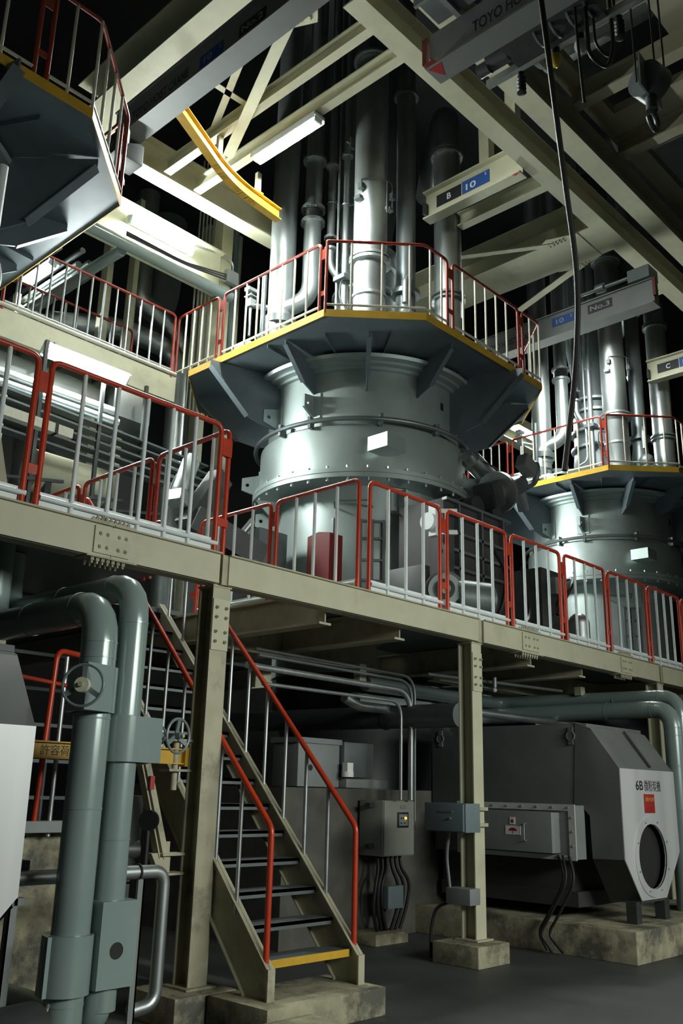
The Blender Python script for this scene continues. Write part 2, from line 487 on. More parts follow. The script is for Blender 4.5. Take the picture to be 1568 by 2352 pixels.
def railing(pts, z0, h, nb, label, group, bal, toe=True, link=True, drop=0.05, positions=None, rr=0.0225, br=0.0175, out=(0, -1), redm='red'):
    t = thing('railing_panel', label, 'railing', (pts[0][0], pts[0][1], z0), group)
    L = sum((V((c[0] - a[0], c[1] - a[1], 0))).length for a, c in zip(pts, pts[1:]))
    path = [(pts[0][0], pts[0][1], z0 - drop)] + [(p[0], p[1], z0 + h) for p in pts] + [(pts[-1][0], pts[-1][1], z0 - drop)]
    m = MB(); m.tube(fillet(path, 0.075, 5), rr, 12)
    m.build('frame', M[redm], t)
    if link:
        d = V((pts[-1][0] - pts[-2][0], pts[-1][1] - pts[-2][1], 0)).normalized()
        for z, hh in ((z0 + h - 0.19, 0.16), (z0 + 0.28, 0.07)):
            m = MB(); e = V((pts[-1][0], pts[-1][1], z))
            m.bar(e, e + d * 0.125, 0.014, hh)
            m.build('link_plate', M[redm], t)
    # bottom rail and toe board
    d0 = V((pts[1][0] - pts[0][0], pts[1][1] - pts[0][1], 0)).normalized(); d1 = V((pts[-1][0] - pts[-2][0], pts[-1][1] - pts[-2][1], 0)).normalized()
    o = V((out[0], out[1], 0)) * 0.012
    low = [V((p[0], p[1], z0 + 0.085)) + o for p in pts]
    low[0] = low[0] + d0 * 0.02; low[-1] = low[-1] + d1 * 0.02
    m = MB(); m.tube(low, br * 1.05, 10)
    m.build('bottom_rail', bal, t)
    if toe:
        m = MB()
        for a, c in zip(pts, pts[1:]):
            da = V((c[0] - a[0], c[1] - a[1], 0)).normalized()
            m.bar(V((a[0], a[1], z0 + 0.065)) + da * 0.03 - o, V((c[0], c[1], z0 + 0.065)) - da * 0.03 - o, 0.008, 0.13)
        m.build('toe_board', bal, t)
    first = None
    ss = positions if positions else [L * (k + 1) / (nb + 1) for k in range(nb)]
    for s in ss:
        q = along(pts, s)
        if first is None:
            m = MB(); m.cyl((q[0], q[1], z0 + 0.02), (q[0], q[1], z0 + h), br, seg=10)
            first = m.build('baluster', bal, t); q0 = q
        else: clone_part(first, (q[0] - q0[0], q[1] - q0[1], 0))
    return t

H1 = 1.145
GF = 'red and white railing panels along the mezzanine front'
yF = FY - 0.02
W = M['white']
railing([(1.55, yF), (2.92, yF)], DZ, H1, 5, 'white-barred railing panel cut by the left photo edge above the cream beam', GF, W)
railing([(3.03, yF), (4.655, yF)], DZ, H1, 5, 'widest and nearest white-barred railing panel, left of the stair opening', GF, W,
        positions=[0.28, 0.58, 0.86, 1.11, 1.35])
for x0, x1, lab in ((6.60, 7.755, 'white-barred railing panel right of the corner post, in front of the grey vessel base'),
                    (7.885, 9.05, 'white-barred railing panel in front of the ribbed machine casing'),
                    (9.17, 10.29, 'white-barred railing panel in front of the gap between both vessels'),
                    (10.41, 11.48, 'white-barred railing panel in front of the far vessel left side'),
                    (11.59, 12.73, 'white-barred railing panel in front of the far vessel ladder'),
                    (12.83, 13.89, 'white-barred railing panel last but one before the right photo edge'),
                    (14.0, 15.1, 'white-barred railing panel cut by the right photo edge')):
    railing([(x0, yF), (x1, yF)], DZ, H1, 3, lab, GF, W)
GS = 'railing panels round the stair opening'
railing([(6.48, 5.90), (6.48, 7.10)], DZ, H1, 3, 'railing panel running back from the front corner, red box behind it', GS, W, positions=[0.3, 0.62, 0.9], out=(-1, 0))
railing([(6.48, 7.20), (6.48, 8.40)], DZ, H1, 3, 'railing panel running back behind the tall red corner posts right of stair', GS, W, out=(-1, 0))
railing([(4.78, 5.90), (4.78, 6.93)], DZ, H1, 3, 'railing panel running back from the tall double red post left of stair', GS, W, out=(1, 0), positions=[0.22, 0.62, 0.9])
railing([(4.78, 7.03), (4.78, 8.22)], DZ, H1, 3, 'second railing panel back on the left of the stair opening', GS, W, out=(1, 0))
railing([(4.78, 8.33), (4.78, 9.4)], DZ, H1, 3, 'third railing panel back on the left of the stair opening', GS, W, out=(1, 0))
m = MB(); m.bar((4.665, yF, DZ + H1 - 0.19), (4.78, 5.9, DZ + H1 - 0.19), 0.014, 0.16)
tag(m.build('link_plate', M['red']), 'red link plate between the tall double posts left of stair', 'bracket')
# low red guard with a sagging chain behind the stair head
m = MB(); m.tube(fillet([(5.0, 8.35, DZ), (5.0, 8.35, DZ + 0.95), (5.35, 8.35, DZ + 0.84), (6.0, 8.35, DZ + 0.80), (6.3, 8.35, DZ + 0.92), (6.42, 8.35, DZ + 0.92), (6.42, 8.35, DZ)], 0.08), 0.02)
tag(m.build('guard_rail', M['red']), 'low red guard rail dipping behind the stair head', 'railing')

# ---------------------------------------------------------------- stair
st = thing('steel_stair', 'steel stair with red handrails rising under the mezzanine', 'stair', (5.38, 5.3, 0.2))
SL = 1.045
def ztop(y): return 0.43 + (y - 5.24) * SL
for x in (4.9, 5.85):
    m = MB()
    ye = 8.2
    m.prism([(x - 0.006, 5.22, 0.2), (x - 0.006, 5.22, ztop(5.22)), (x - 0.006, ye, ztop(ye)), (x - 0.006, ye, ztop(ye) - 0.27), (x - 0.006, 5.47, 0.2)], (0.012, 0, 0))
    m.prism([(x - 0.035, 5.22, ztop(5.22) - 0.012), (x - 0.035, ye, ztop(ye) - 0.012), (x - 0.035, ye, ztop(ye)), (x - 0.035, 5.22, ztop(5.22))], (0.07, 0, 0))
    m.prism([(x - 0.035, 5.47, 0.2), (x - 0.035, ye, ztop(ye) - 0.27), (x - 0.035, ye, ztop(ye) - 0.255), (x - 0.035, 5.47, 0.215)], (0.07, 0, 0))
    m.box(x - 0.035, x + 0.035, 5.205, 5.22, 0.2, ztop(5.22))
    m.build('stringer', M['cream_worn'], st)
for k in range(14):
    y, z = 5.31 + 0.203 * k, 0.44 + 0.2115 * k
    m = MB(); m.box(4.915, 5.835, y, y + 0.23, z - 0.025, z); m.box(4.915, 5.835, y, y + 0.012, z - 0.05, z)
    tr = m.build('tread', M['dark_silver'], st)
    if k == 0:
        m = MB(); m.box(4.935, 5.815, y - 0.008, y, z - 0.05, z + 0.004)
        o = m.build('nosing', M['yellow'], tr); o['label'] = 'worn yellow nosing strip on the lowest tread'
for x, ylow in ((4.9, 5.27), (5.86, 5.30)):
    m = MB()
    m.tube(fillet([(x, ylow, ztop(ylow) - 0.03), (x, ylow, 1.35), (x, 8.35, 1.35 + (8.35 - ylow) * 1.03), (x, 8.6, 1.35 + (8.35 - ylow) * 1.03)], 0.05, 5), 0.0235, 12)
    hr = m.build('handrail', M['red'], st); hr['label'] = 'red tube handrail'
    first = None
    for k in range(10):
        y = 5.62 + 0.272 * k
        m = MB(); m.cyl((x, y, ztop(y) - 0.1), (x, y, 1.35 + (y - ylow) * 1.03), 0.0165, seg=10)
        m.build('baluster', M['galv'], st)

# ---------------------------------------------------------------- mill housings
def mill(ox, label, letter):
    t = thing('mill_housing', label, 'machine', (10.5 + ox, 6.3, 0.315), 'mill housings with white front covers')
    def P(x, y, z): return (x + ox, y, z)
    # body
    m = MB(); m.box(9.86 + ox, 11.24 + ox, 5.36, 7.6, 1.5, 2.44, 0.01); m.box(9.86 + ox, 11.24 + ox, 5.85, 7.55, 0.95, 1.5)
    m.build('body', M['housing'], t)
    m = MB(); m.box(9.95 + ox, 11.15 + ox, 5.7, 7.5, 0.6, 0.95); m.box(9.92 + ox, 11.2 + ox, 5.6, 7.5, 0.44, 0.6)
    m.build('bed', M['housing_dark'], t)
    # front hood: side cheeks with an arch, sloped top
    for x in (9.85, 11.22):
        m = MB()
        m.prism([P(x, 4.99, 0.98), P(x, 4.99, 1.94), P(x, 5.30, 2.36), P(x, 5.5, 2.44), P(x, 5.56, 1.53), P(x, 5.46, 1.52), P(x, 5.37, 1.42), P(x, 5.36, 0.97)], (0.012, 0, 0))
        m.build('cheek', M['housing'], t)
    m = MB()
    m.prism([P(9.85, 4.985, 1.94), P(11.23, 4.985, 1.94), P(11.23, 5.30, 2.37), P(9.85, 5.30, 2.37)], (0, 0.012, 0.008))
    m.prism([P(9.85, 5.30, 2.365), P(11.23, 5.30, 2.365), P(11.23, 5.52, 2.445), P(9.85, 5.52, 2.445)], (0, 0.003, 0.012))
    m.build('sloped_top', M['housing'], t)
    m = MB()
    m.prism([P(10.62, 4.99, 1.97), P(10.66, 4.99, 1.97), P(10.66, 5.29, 2.385), P(10.62, 5.29, 2.385)], (0, -0.01, 0.012))
    m.build('top_rib', M['housing_dark'], t)
    for s, (xa, xb) in enumerate(((9.85, 10.19), (11.23, 10.80))):
        m = MB()
        m.prism([P(xa, 4.99, 0.98), P(xb, 4.99, 0.56), P(xb, 5.36, 0.52), P(xa, 5.36, 0.97)], (0.012, 0, 0.012))
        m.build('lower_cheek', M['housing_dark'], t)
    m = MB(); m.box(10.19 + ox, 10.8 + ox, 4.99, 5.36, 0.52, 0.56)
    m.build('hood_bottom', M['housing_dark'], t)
    # white cover plate with the round opening
    m = MB()
    m.plate_hole(P(10.51, 4.98, 1.0), X, Z, [(-0.66, -0.02), (-0.32, -0.45), (0.30, -0.45), (0.73, 0.03), (0.72, 0.94), (-0.66, 0.94)], (0, 0), 0.345, 0.012)
    cv = m.build('front_cover', M['housing_white'], t); cv['label'] = 'white brushed metal front cover with a round opening'
    m = MB()
    m.lathe([(0.347, 0), (0.43, 0), (0.43, 0.012), (0.347, 0.012)], (0, 0), 48)
    for v in m.bm.verts: v.co = Vector((10.51 + ox + v.co.x, 4.974 - v.co.z, 1.0 + v.co.y))
    for f in [f for f in m.bm.faces if len(f.verts) > 4]: m.bm.faces.remove(f)
    m.build('flange_ring', M['housing_white'], t)
    bolts(t, [P(10.51 + 0.39 * math.cos(a), 4.962, 1.0 + 0.39 * math.sin(a)) for a in [PI / 8 + k * PI / 4 for k in range(8)]], (0, -1, 0), 0.009, M['galv'], 0.014)
    m = MB(); m.cyl(P(10.51, 5.05, 1.0), P(10.51, 5.06, 1.0), 0.37, seg=40)
    m.build('mesh_screen', M['mesh_dark'], t)
    for (x, z) in ((10.15, 0.44), (10.85, 0.44)):
        m = MB(); m.box(x - 0.06 + ox, x + 0.06 + ox, 5.0, 5.12, 0.315, 0.54)
        m.build('foot', M['dark'], t)
    for y in (7.45, 5.56):
        m = MB(); m.circle(P(9.84, y, 2.3), X, 0.05, 0.012, 20, 6); m.box(9.835 + ox, 9.86 + ox, y - 0.03, y + 0.03, 2.2, 2.4)
        m.build('lifting_lug', M['housing'], t)
    # side terminal box
    m = MB()
    m.box(9.62 + ox, 9.86 + ox, 5.44, 7.0, 0.96, 1.53)
    tb = m.build('terminal_box', M['box_grey'], t)
    m = MB()
    for a in ((5.42, 7.02, 1.47, 1.54), (5.42, 7.02, 0.95, 1.0), (5.42, 5.5, 1.0, 1.47), (6.94, 7.02, 1.0, 1.47)):
        m.box(9.60 + ox, 9.62 + ox, a[0], a[1], a[2], a[3])
    m.build('flange_frame', M['housing_white'], tb)
    m = MB(); m.box(9.44 + ox, 9.62 + ox, 5.62, 6.85, 1.02, 1.45, 0.01)
    m.build('box_cover', M['box_grey'], tb)
    bolts(tb, [P(9.60, 5.5 + 0.2 * k, 1.505) for k in range(8)] + [P(9.60, 5.46, 1.1 + 0.15 * k) for k in range(3)], (-1, 0, 0), 0.012, M['galv'], 0.018)
    for y in (5.95, 6.5):
        m = MB(); m.tube(fillet([P(9.44, y, 1.14), P(9.40, y, 1.14), P(9.40, y, 1.32), P(9.44, y, 1.32)], 0.015), 0.006, 8)
        m.build('handle', M['galv'], tb)
    return t
ml = mill(0, 'dark grey mill housing with lettered white front cover right of the middle column', True)
# lettering and stickers of the right housing
lettering('6B', 0.105, (10.30, 4.974, 1.765), X, -Y, M['letter_black'], 'lettering', ml, 0.18)
lettering('微粉炭機', 0.125, (10.63, 4.974, 1.765), X, -Y, M['letter_black'], 'lettering', ml, 0.42)
m = MB(); m.box(10.39, 10.65, 4.968, 4.975, 1.465, 1.672, 0.003)
o = m.build('warning_sticker', M['sign_red'], ml); o['label'] = 'red square sticker with yellow characters'
lettering('運転中注意', 0.045, (10.52, 4.968, 1.615), X, -Y, M['letter_gold'], 'lettering', o, 0.21)
m = MB(); m.box(9.434, 9.44, 6.02, 6.22, 1.195, 1.29)
o = m.build('sticker', M['letter_white'], ml); o['label'] = 'white sticker with a red umbrella symbol'
m = MB(); m.prism([(9.433, 6.12 + 0.055 * math.cos(a), 1.235 + 0.035 * math.sin(a)) for a in [k * PI / 10 for k in range(11)]], (-0.001, 0, 0)); m.box(9.432, 9.433, 6.117, 6.123, 1.205, 1.24)
m.build('umbrella_symbol', M['sign_red'], o)
m = MB(); m.box(9.434, 9.44, 6.09, 6.16, 1.305, 1.385)
o = m.build('small_sticker', M['letter_white'], ml); o['label'] = 'small white sticker with a red diamond'
m = MB(); m.prism([(9.433, 6.125, 1.315), (9.433, 6.148, 1.34), (9.433, 6.125, 1.365), (9.433, 6.102, 1.34)], (-0.001, 0, 0))
m.build('diamond_symbol', M['sign_red'], o)
mill(-8.48, 'white-fronted mill housing cut by the left photo edge beside the grey pipes', False)
pad = pedestal(9.54, 13.2, 4.75, 8.2, 0.315, 'stained concrete plinth under the lettered mill housing')
pedestal(1.2, 2.95, 4.75, 8.2, 0.315, 'concrete plinth under the left mill housing')
# hoses hanging from the terminal box
for k, (dy, dx) in enumerate(((0.0, 0), (0.07, -0.05), (0.14, 0.03))):
    m = MB(); m.tube(fillet([(9.58 + dx * 0.3, 5.50 + dy, 1.0), (9.52 + dx, 5.40 + dy, 0.75), (9.46 + dx, 5.62 + dy, 0.35), (9.44 + dx, 5.72 + dy, 0.2), (9.46 + dx, 5.55 + dy * 1.5, 0.03)], 0.3, 6), 0.016, 8)
    tag(m.build('cable_hose', M['black']), 'dark cable hose drooping from the terminal box over the plinth edge', 'hose', 'hoses at the mill terminal box')

# ---------------------------------------------------------------- silver vessels
CX, CY = 10.5, 9.5
def pol(r, a, z): return (CX + r * math.cos(math.radians(a)), CY + r * math.sin(math.radians(a)), z)
def vessel():
    t = thing('pulveriser_vessel', 'big silver round vessel under the middle octagonal platform', 'vessel', (CX, CY, 1.7), 'silver pulveriser vessels')
    m = MB(); m.lathe([(1.33, 3.2), (1.33, 5.96)], (CX, CY), 96); m.build('lower_shell', M['silver'], t)
    m = MB(); m.lathe([(1.1, 1.65), (1.1, 2.2), (1.31, 2.75), (1.31, 3.2)], (CX, CY), 64); m.build('shade_skirt', M['dark'], t)  # added part; its dark paint stands in for shade under the deck
    m = MB(); m.lathe([(1.30, 5.93), (1.76, 5.93), (1.76, 5.995), (1.745, 5.997), (1.745, 6.003), (1.76, 6.005), (1.76, 6.07), (1.60, 6.075)], (CX, CY), 96); m.build('flange', M['silver'], t)
    m = MB(); m.lathe([(1.66, 6.06), (1.66, 6.76), (1.655, 6.78), (1.55, 6.80), (1.55, 7.84), (1.50, 7.86), (1.50, 7.96), (1.45, 7.965)], (CX, CY), 96); m.build('upper_shell', M['silver'], t)
    m = MB(); m.lathe([(1.55, 7.68), (1.62, 7.68), (1.62, 7.73), (1.72, 7.735), (1.72, 7.775), (1.84, 7.78), (1.86, 7.83), (1.70, 7.87)], (CX, CY), 96); m.build('ledge', M['silver'], t)
    m = MB(); m.circle((CX, CY, 6.83), Z, 1.745, 0.036, 96, 10)
    rp = m.build('ring_pipe', M['dark_silver'], t); rp['label'] = 'dark ring pipe round the shell'
    for a in (176, 195, 231, 262, 290):
        m = MB(); m.box(-0.03, 0.03, -0.012, 0.012, 6.74, 6.92)
        for v in m.bm.verts:
            x, y = 1.70 + v.co.x * 2, v.co.y * 2; c, s_ = math.cos(math.radians(a)), math.sin(math.radians(a))
            v.co = Vector((CX + x * c - y * s_, CY + x * s_ + y * c, v.co.z))
        m.build('pipe_clip', M['dark_silver'], rp)
    # bolts of the flange
    first = None
    for k in range(36):
        a = 5 + 10 * k
        for z0, z1 in ((6.07, 6.115), (5.93, 5.885)):
            m = MB(); p = V(pol(1.71, a, z0)); m.cyl(p, (p.x, p.y, z1), 0.022, seg=6)
            if 100 < a < 330: m.build('bolt', M['silver'], t)
            else: m.bm.free()
    # lifting lugs
    def lug(a, z, r0, flip=1):
        c, s_ = math.cos(math.radians(a)), math.sin(math.radians(a))
        m = MB()
        m.plate_hole((CX, CY, z), (c, s_, 0), Z, [(r0 - 0.1, 0.17), (r0, 0.17), (r0 + 0.28, 0.09 * flip + 0.02), (r0 + 0.28, -0.09), (r0, -0.19), (r0 - 0.1, -0.19)], (r0 + 0.19, 0.0), 0.03, 0.04)
        m.build('lifting_lug', M['silver'], t)
        m = MB(); p = V(pol(r0 + 0.01, a, z)); m.bar(V(pol(r0 - 0.05, a, z)), V(pol(r0 + 0.02, a, z)), 0.26, 0.4)
        m.build('lug_pad', M['silver'], t)
    lug(193, 7.16, 1.55); lug(164, 7.16, 1.55); lug(139, 6.27, 1.66); lug(134, 5.72, 1.42); lug(246, 5.72, 1.34); lug(300, 6.25, 1.66)
    # bracket between flange and lower shell at the left
    m = MB(); m.prism([pol(1.3, 150, 5.93), pol(1.74, 150, 5.93), pol(1.36, 150, 5.55)], (0.02, 0.03, 0)); m.build('rib', M['silver'], t)
    # white box on the front
    m = MB(); m.box(9.19, 9.60, 7.85, 8.22, 6.285, 6.50)
    o = m.build('bracket_box', M['silver'], t); o['label'] = 'square bracket box on the front of the shell'
    # gussets under the platform
    for k in range(12):
        a = 13.7 + 30 * k
        deep = k in (5, 4, 9, 10)
        m = MB()
        c, s_ = math.cos(math.radians(a)), math.sin(math.radians(a)); n = V((-s_, c, 0))
        ro = 2.42
        prof = [(1.53, 7.86), (ro, 7.88), (ro, 7.80), (1.90, 7.42), (1.53, 7.34)] if not deep else [(1.53, 7.86), (2.75, 7.88), (2.75, 7.78), (2.1, 7.10), (1.75, 6.98), (1.53, 6.98)]
        m.prism([V(pol(r, a, z)) - n * 0.012 for r, z in prof], n * 0.024)
        for (q0, q1) in ((prof[-2], prof[-3]),) if not deep else ((prof[3], prof[2]),):
            m.bar(V(pol(q0[0], a, q0[1])), V(pol(q1[0], a, q1[1])), 0.07 if not deep else 0.14, 0.014, V((0, 0, 1)))
        m.build('gusset', M['platform'], t)
    # number plate
    m = MB(); p = V(pol(1.556, 272.5, 7.36)); m.bar(p, p + V((0.06, 0.003, 0)), 0.012, 0.115)
    o = m.build('number_plate', M['sign_black'], t); o['label'] = 'small black plate on the shell'
    # ladder-like door frame and step on the lower shell
    m = MB()
    for z in (4.2, 4.5, 4.8, 5.12, 5.38): m.bar(V(pol(1.36, 222, z)), V(pol(1.36, 236, z)), 0.05, 0.035)
    for a in (222, 229, 236): m.bar(V(pol(1.37, a, 3.9)), V(pol(1.37, a, 5.4)), 0.04, 0.05, (0.7, 0.7, 0))
    m.build('door_frame', M['dark_silver'], t)
    m = MB(); m.tube(fillet([pol(1.33, 205, 5.60), pol(1.62, 208, 5.62), pol(1.62, 226, 5.62), pol(1.33, 229, 5.60)], 0.05), 0.014, 8)
    m.build('grab_bar', M['dark_silver'], t)
    return t
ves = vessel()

PZ = 7.97
def octo(r, z, ch=1.0):
    k = r - ch
    return [(CX - r, CY - k, z), (CX - k, CY - r, z), (CX + k, CY - r, z), (CX + r, CY - k, z), (CX + r, CY + k, z), (CX + k, CY + r, z), (CX - k, CY + r, z), (CX - r, CY + k, z)]
def platform():
    t = thing('octagonal_platform', 'grey octagonal platform with yellow edge round the middle vessel', 'platform', (CX, CY, 7.86), 'octagonal platforms round the vessels')
    m = MB(); m.plate_hole((CX, CY, 7.9225), X, Y, [(a[0] - CX, a[1] - CY) for a in octo(2.49, 0)], (0, 0), 1.53, 0.075); m.build('deck', M['platform'], t)
    m = MB()
    q = octo(2.5, 0)
    for a, c in zip(q, q[1:] + q[:1]):
        a, c = V(a), V(c)
        m.bar(a + Z * 7.92, c + Z * 7.92, 0.012, 0.11)
    m.build('edge_strip', M['yellow'], t)
    # radial stiffeners under the deck
    for k in range(16):
        a = 22.5 * k + 6
        m = MB(); m.bar(V(pol(1.6, a, 7.86)), V(pol(2.42, a, 7.86)), 0.012, 0.05); m.build('stiffener', M['platform'], t)
    return t
plat = platform()

GP = 'red and tan railing panels of the middle platform'
T = M['tan']
e = 0.02
x0, x1, y0, y1 = CX - 2.5 + e, CX + 2.5 - e, CY - 2.5 + e, CY + 2.5 - e
H2 = 1.09
panels = []
def prail(pts, nb, lab, pos=None):
    panels.append((railing(pts, PZ, H2, nb, lab % 'middle', GP, T, toe=False, positions=pos, out=(0, 0), br=0.0165, redm='red_dark'), lab))
prail([(x0, 11.40), (x0, 10.36)], 4, 'short tan-barred railing panel of the %s platform next to the walkway')
prail([(x0, 10.23), (x0, 8.12)], 7, 'long tan-barred railing panel on the left side of the %s platform')
prail([(x0, 8.0), (x0 + 0.02, 7.97), (9.0, y0), (9.51, y0)], 4, 'angled railing panel at the front left corner of the %s platform', pos=[0.35, 0.78, 1.17, 1.5, 1.76])
prail([(9.64, y0), (11.37, y0)], 5, 'straight front railing panel of the %s platform', pos=[0.26, 0.57, 0.84, 1.12, 1.40])
prail([(11.50, y0), (12.0, y0), (x1, 8.0)], 5, 'angled railing panel at the front right corner of the %s platform', pos=[0.22, 0.5, 0.85, 1.2, 1.55])
prail([(x1, 8.12), (x1, 10.3)], 7, 'long railing panel on the right side of the %s platform')

# ---------------------------------------------------------------- pipes standing on the vessel
def flange(m, x, y, z, r, th=0.05, nb=0):
    m.cyl((x, y, z - th / 2), (x, y, z + th / 2), r, seg=28)
pipes = []
def pipe_thing(name, lab, base, grp='silver pipes rising from the vessels'):
    t = thing(name, lab % 'middle', 'pipe', base, grp)
    pipes.append((t, lab))
    return t
def ring_bolts(t, x, y, z, R, n, r=0.014, l=0.07):
    first = None
    for k in range(n):
        a = 2 * PI * k / n
        p = (x + R * math.cos(a), y + R * math.sin(a))
        if first is None:
            m = MB(); m.cyl((p[0], p[1], z - l / 2), (p[0], p[1], z + l / 2), r, seg=6); first = m.build('bolt', M['galv'], t); q = p
        else: clone_part(first, (p[0] - q[0], p[1] - q[1], 0))
# wide left pipe
t = pipe_thing('riser_pipe', 'widest bright riser pipe at the left of the %s vessel top', (9.08, 10.1, PZ))
m = MB(); m.lathe([(0.19, PZ), (0.19, 8.75), (0.215, 8.78), (0.215, 16.5)], (9.08, 10.1), 40); m.build('shaft', M['silver_pipe'], t)
m = MB(); m.cyl((9.08, 10.1, 8.87), (9.08, 10.1, 9.0), 0.27, seg=32); m.build('flange', M['dark_silver'], t)
m = MB(); m.circle((9.08, 10.1, 8.62), Z, 0.205, 0.014, 32, 6); m.build('clamp_ring', M['dark_silver'], t)
# bellows pipe
bx, by = 9.38, 9.72
t = pipe_thing('bellows_pipe', 'riser pipe with a black bellows above the railing of the %s platform', (bx, by, PZ))
m = MB(); m.cyl((bx, by, 11.07), (bx, by, 16.5), 0.147, seg=32); m.build('upper_pipe', M['silver_pipe'], t)
m = MB(); m.tube(fillet([(bx, by, 10.80), (bx, by, 9.36), (bx - 0.42, by + 0.40, 9.10), (bx - 0.42, by + 0.40, 8.6)], 0.35, 8), 0.147, 28); m.build('lower_pipe', M['silver_pipe'], t)
m = MB(); m.cyl((bx - 0.42, by + 0.40, PZ), (bx - 0.42, by + 0.40, 8.62), 0.19, seg=28); m.build('nozzle', M['dark_silver'], t)
m = MB(); m.lathe([(0.13, 10.85)] + [q for k in range(5) for q in ((0.165, 10.86 + k * 0.04), (0.14, 10.88 + k * 0.04))] + [(0.13, 11.06)], (bx, by), 32); m.build('bellows', M['black'], t)
for z in (10.82, 11.08, 12.06):
    m = MB(); flange(m, bx, by, z, 0.205, 0.055); f = m.build('flange', M['silver_pipe'], t); ring_bolts(f, bx, by, z, 0.185, 12)
# thin flanged pipe with small bellows
tx, ty = 9.58, 9.48
t = pipe_thing('thin_bellows_pipe', 'thin riser pipe with a small bellows right of the %s bellows pipe', (tx + 0.2, ty - 0.2, PZ))
m = MB(); m.cyl((tx, ty, 10.5), (tx, ty, 16.5), 0.068, seg=24); m.build('upper_pipe', M['silver_pipe'], t)
m = MB(); m.tube(fillet([(tx, ty, 10.3), (tx, ty, 9.95), (tx + 0.22, ty - 0.22, 9.6), (tx + 0.22, ty - 0.22, PZ)], 0.3, 7), 0.062, 18); m.build('lower_pipe', M['silver_pipe'], t)
m = MB(); m.lathe([(0.05, 10.32)] + [q for k in range(6) for q in ((0.075, 10.33 + k * 0.027), (0.055, 10.343 + k * 0.027))] + [(0.05, 10.5)], (tx, ty), 24); m.build('bellows', M['black'], t)
for z in (10.3, 10.52, 11.95):
    m = MB(); flange(m, tx, ty, z, 0.115, 0.04); f = m.build('flange', M['silver_pipe'], t); ring_bolts(f, tx, ty, z, 0.1, 8, 0.01, 0.055)
m = MB(); m.circle((tx, ty, 11.2), Z, 0.072, 0.01, 24, 6); m.box(tx + 0.04, tx + 0.22, ty - 0.03, ty + 0.03, 11.2, 11.3); m.build('pipe_clip', M['silver_pipe'], t)
# straight thin pipe
sx_, sy_ = 9.56, 9.12
t = pipe_thing('thin_riser_pipe', 'straight thin riser pipe left of the broad pipe on the %s vessel', (sx_, sy_, PZ))
m = MB(); m.cyl((sx_, sy_, PZ), (sx_, sy_, 16.5), 0.055, seg=20); m.build('shaft', M['silver_pipe'], t)
m = MB(); flange(m, sx_, sy_, 11.97, 0.1, 0.05); f = m.build('flange', M['silver_pipe'], t); ring_bolts(f, sx_, sy_, 11.97, 0.085, 8, 0.01, 0.06)
m = MB(); m.circle((sx_, sy_, 11.0), Z, 0.06, 0.01, 24, 6); m.tube([(sx_ + .06, sy_ - .03, 11.0), (sx_ + .12, sy_ - .08, 11.05), (sx_ + .12, sy_ - .08, 11.2)], 0.008, 6); m.build('pipe_clip', M['silver_pipe'], t)
m = MB(); m.box(sx_ - 0.12, sx_ + 0.03, sy_ - 0.1, sy_ - 0.06, 12.15, 12.22); m.box(sx_ - 0.05, sx_ + 0.06, sy_ - 0.12, sy_ - 0.06, 12.08, 12.28); m.build('bracket', M['silver_pipe'], t)
m = MB(); m.box(sx_ - 0.16, sx_ + 0.08, sy_ - 0.14, sy_ + 0.1, 9.52, 9.60); m.build('support_plate', M['dark_silver'], t)
# rod beside it
t = pipe_thing('conduit_rod', 'narrow vertical rod between the thin riser pipes of the %s vessel', (9.46, 9.2, 8.6))
m = MB(); m.tube(fillet([(9.30, 9.35, 8.62), (9.46, 9.2, 8.75), (9.46, 9.2, 9.0), (9.46, 9.2, 16.5)], 0.2), 0.018, 10); m.build('rod', M['galv'], t)
# broad central pipe
qx, qy = 9.46, 8.48
t = pipe_thing('broad_pipe', 'broad pipe, its left side bright, in the middle of the %s vessel top', (qx, qy, PZ))
m = MB(); m.lathe([(0.255, PZ), (0.255, 9.62), (0.268, 9.64), (0.268, 13.4)], (qx, qy), 48); m.build('shaft', M['silver_pipe'], t)
m = MB(); m.tube(fillet([(qx, qy, 13.4), (qx, qy, 14.3), (qx + 1.0, qy + 0.9, 14.8), (qx + 1.6, qy + 1.4, 14.8)], 0.7, 8), 0.268, 32); m.build('elbow', M['dark_silver'], t)
for z, r in ((9.62, 0.33), (9.55, 0.33), (13.45, 0.33), (8.95, 0.28)):
    m = MB(); flange(m, qx, qy, z, r, 0.045); f = m.build('flange', M['silver_pipe'], t); ring_bolts(f, qx, qy, z, r - 0.03, 14, 0.014, 0.06)
m = MB()
m.tube(fillet([(9.2, 8.42, 10.72), (9.14, 8.40, 10.74), (9.14, 8.40, 10.92), (9.3, 8.17, 10.93), (9.55, 8.12, 10.93), (9.66, 8.2, 10.9), (9.66, 8.2, 10.5)], 0.03, 4), 0.012, 8)
m.tube([(9.46, 8.14, 10.92), (9.46, 8.14, 10.35)], 0.01, 8)
m.box(9.10, 9.18, 8.36, 8.44, 10.74, 10.84); m.box(9.08, 9.16, 8.38, 8.5, 10.55, 10.61); m.box(9.62, 9.70, 8.16, 8.24, 10.72, 10.83); m.box(9.58, 9.68, 8.18, 8.26, 10.5, 10.55); m.box(9.44, 9.48, 8.12, 8.16, 10.4, 10.46)
m.build('gauge_valves', M['dark_silver'], t)
m = MB(); m.tube(fillet([(9.21, 8.6, 9.2), (9.05, 8.7, 9.2), (9.0, 8.7, 8.85), (9.12, 8.55, 8.55), (9.0, 8.5, 8.2), (9.1, 8.35, 8.1)], 0.15), 0.014, 8); m.build('loose_cable', M['black'], t)
lettering('NO2コーン', 0.07, (9.262, 8.31, 9.30), (0.66, -0.75, 0), (-0.75, -0.66, 0), M['letter_black'], 'stencil_lettering', t, 0.26, 0.012) if False else None
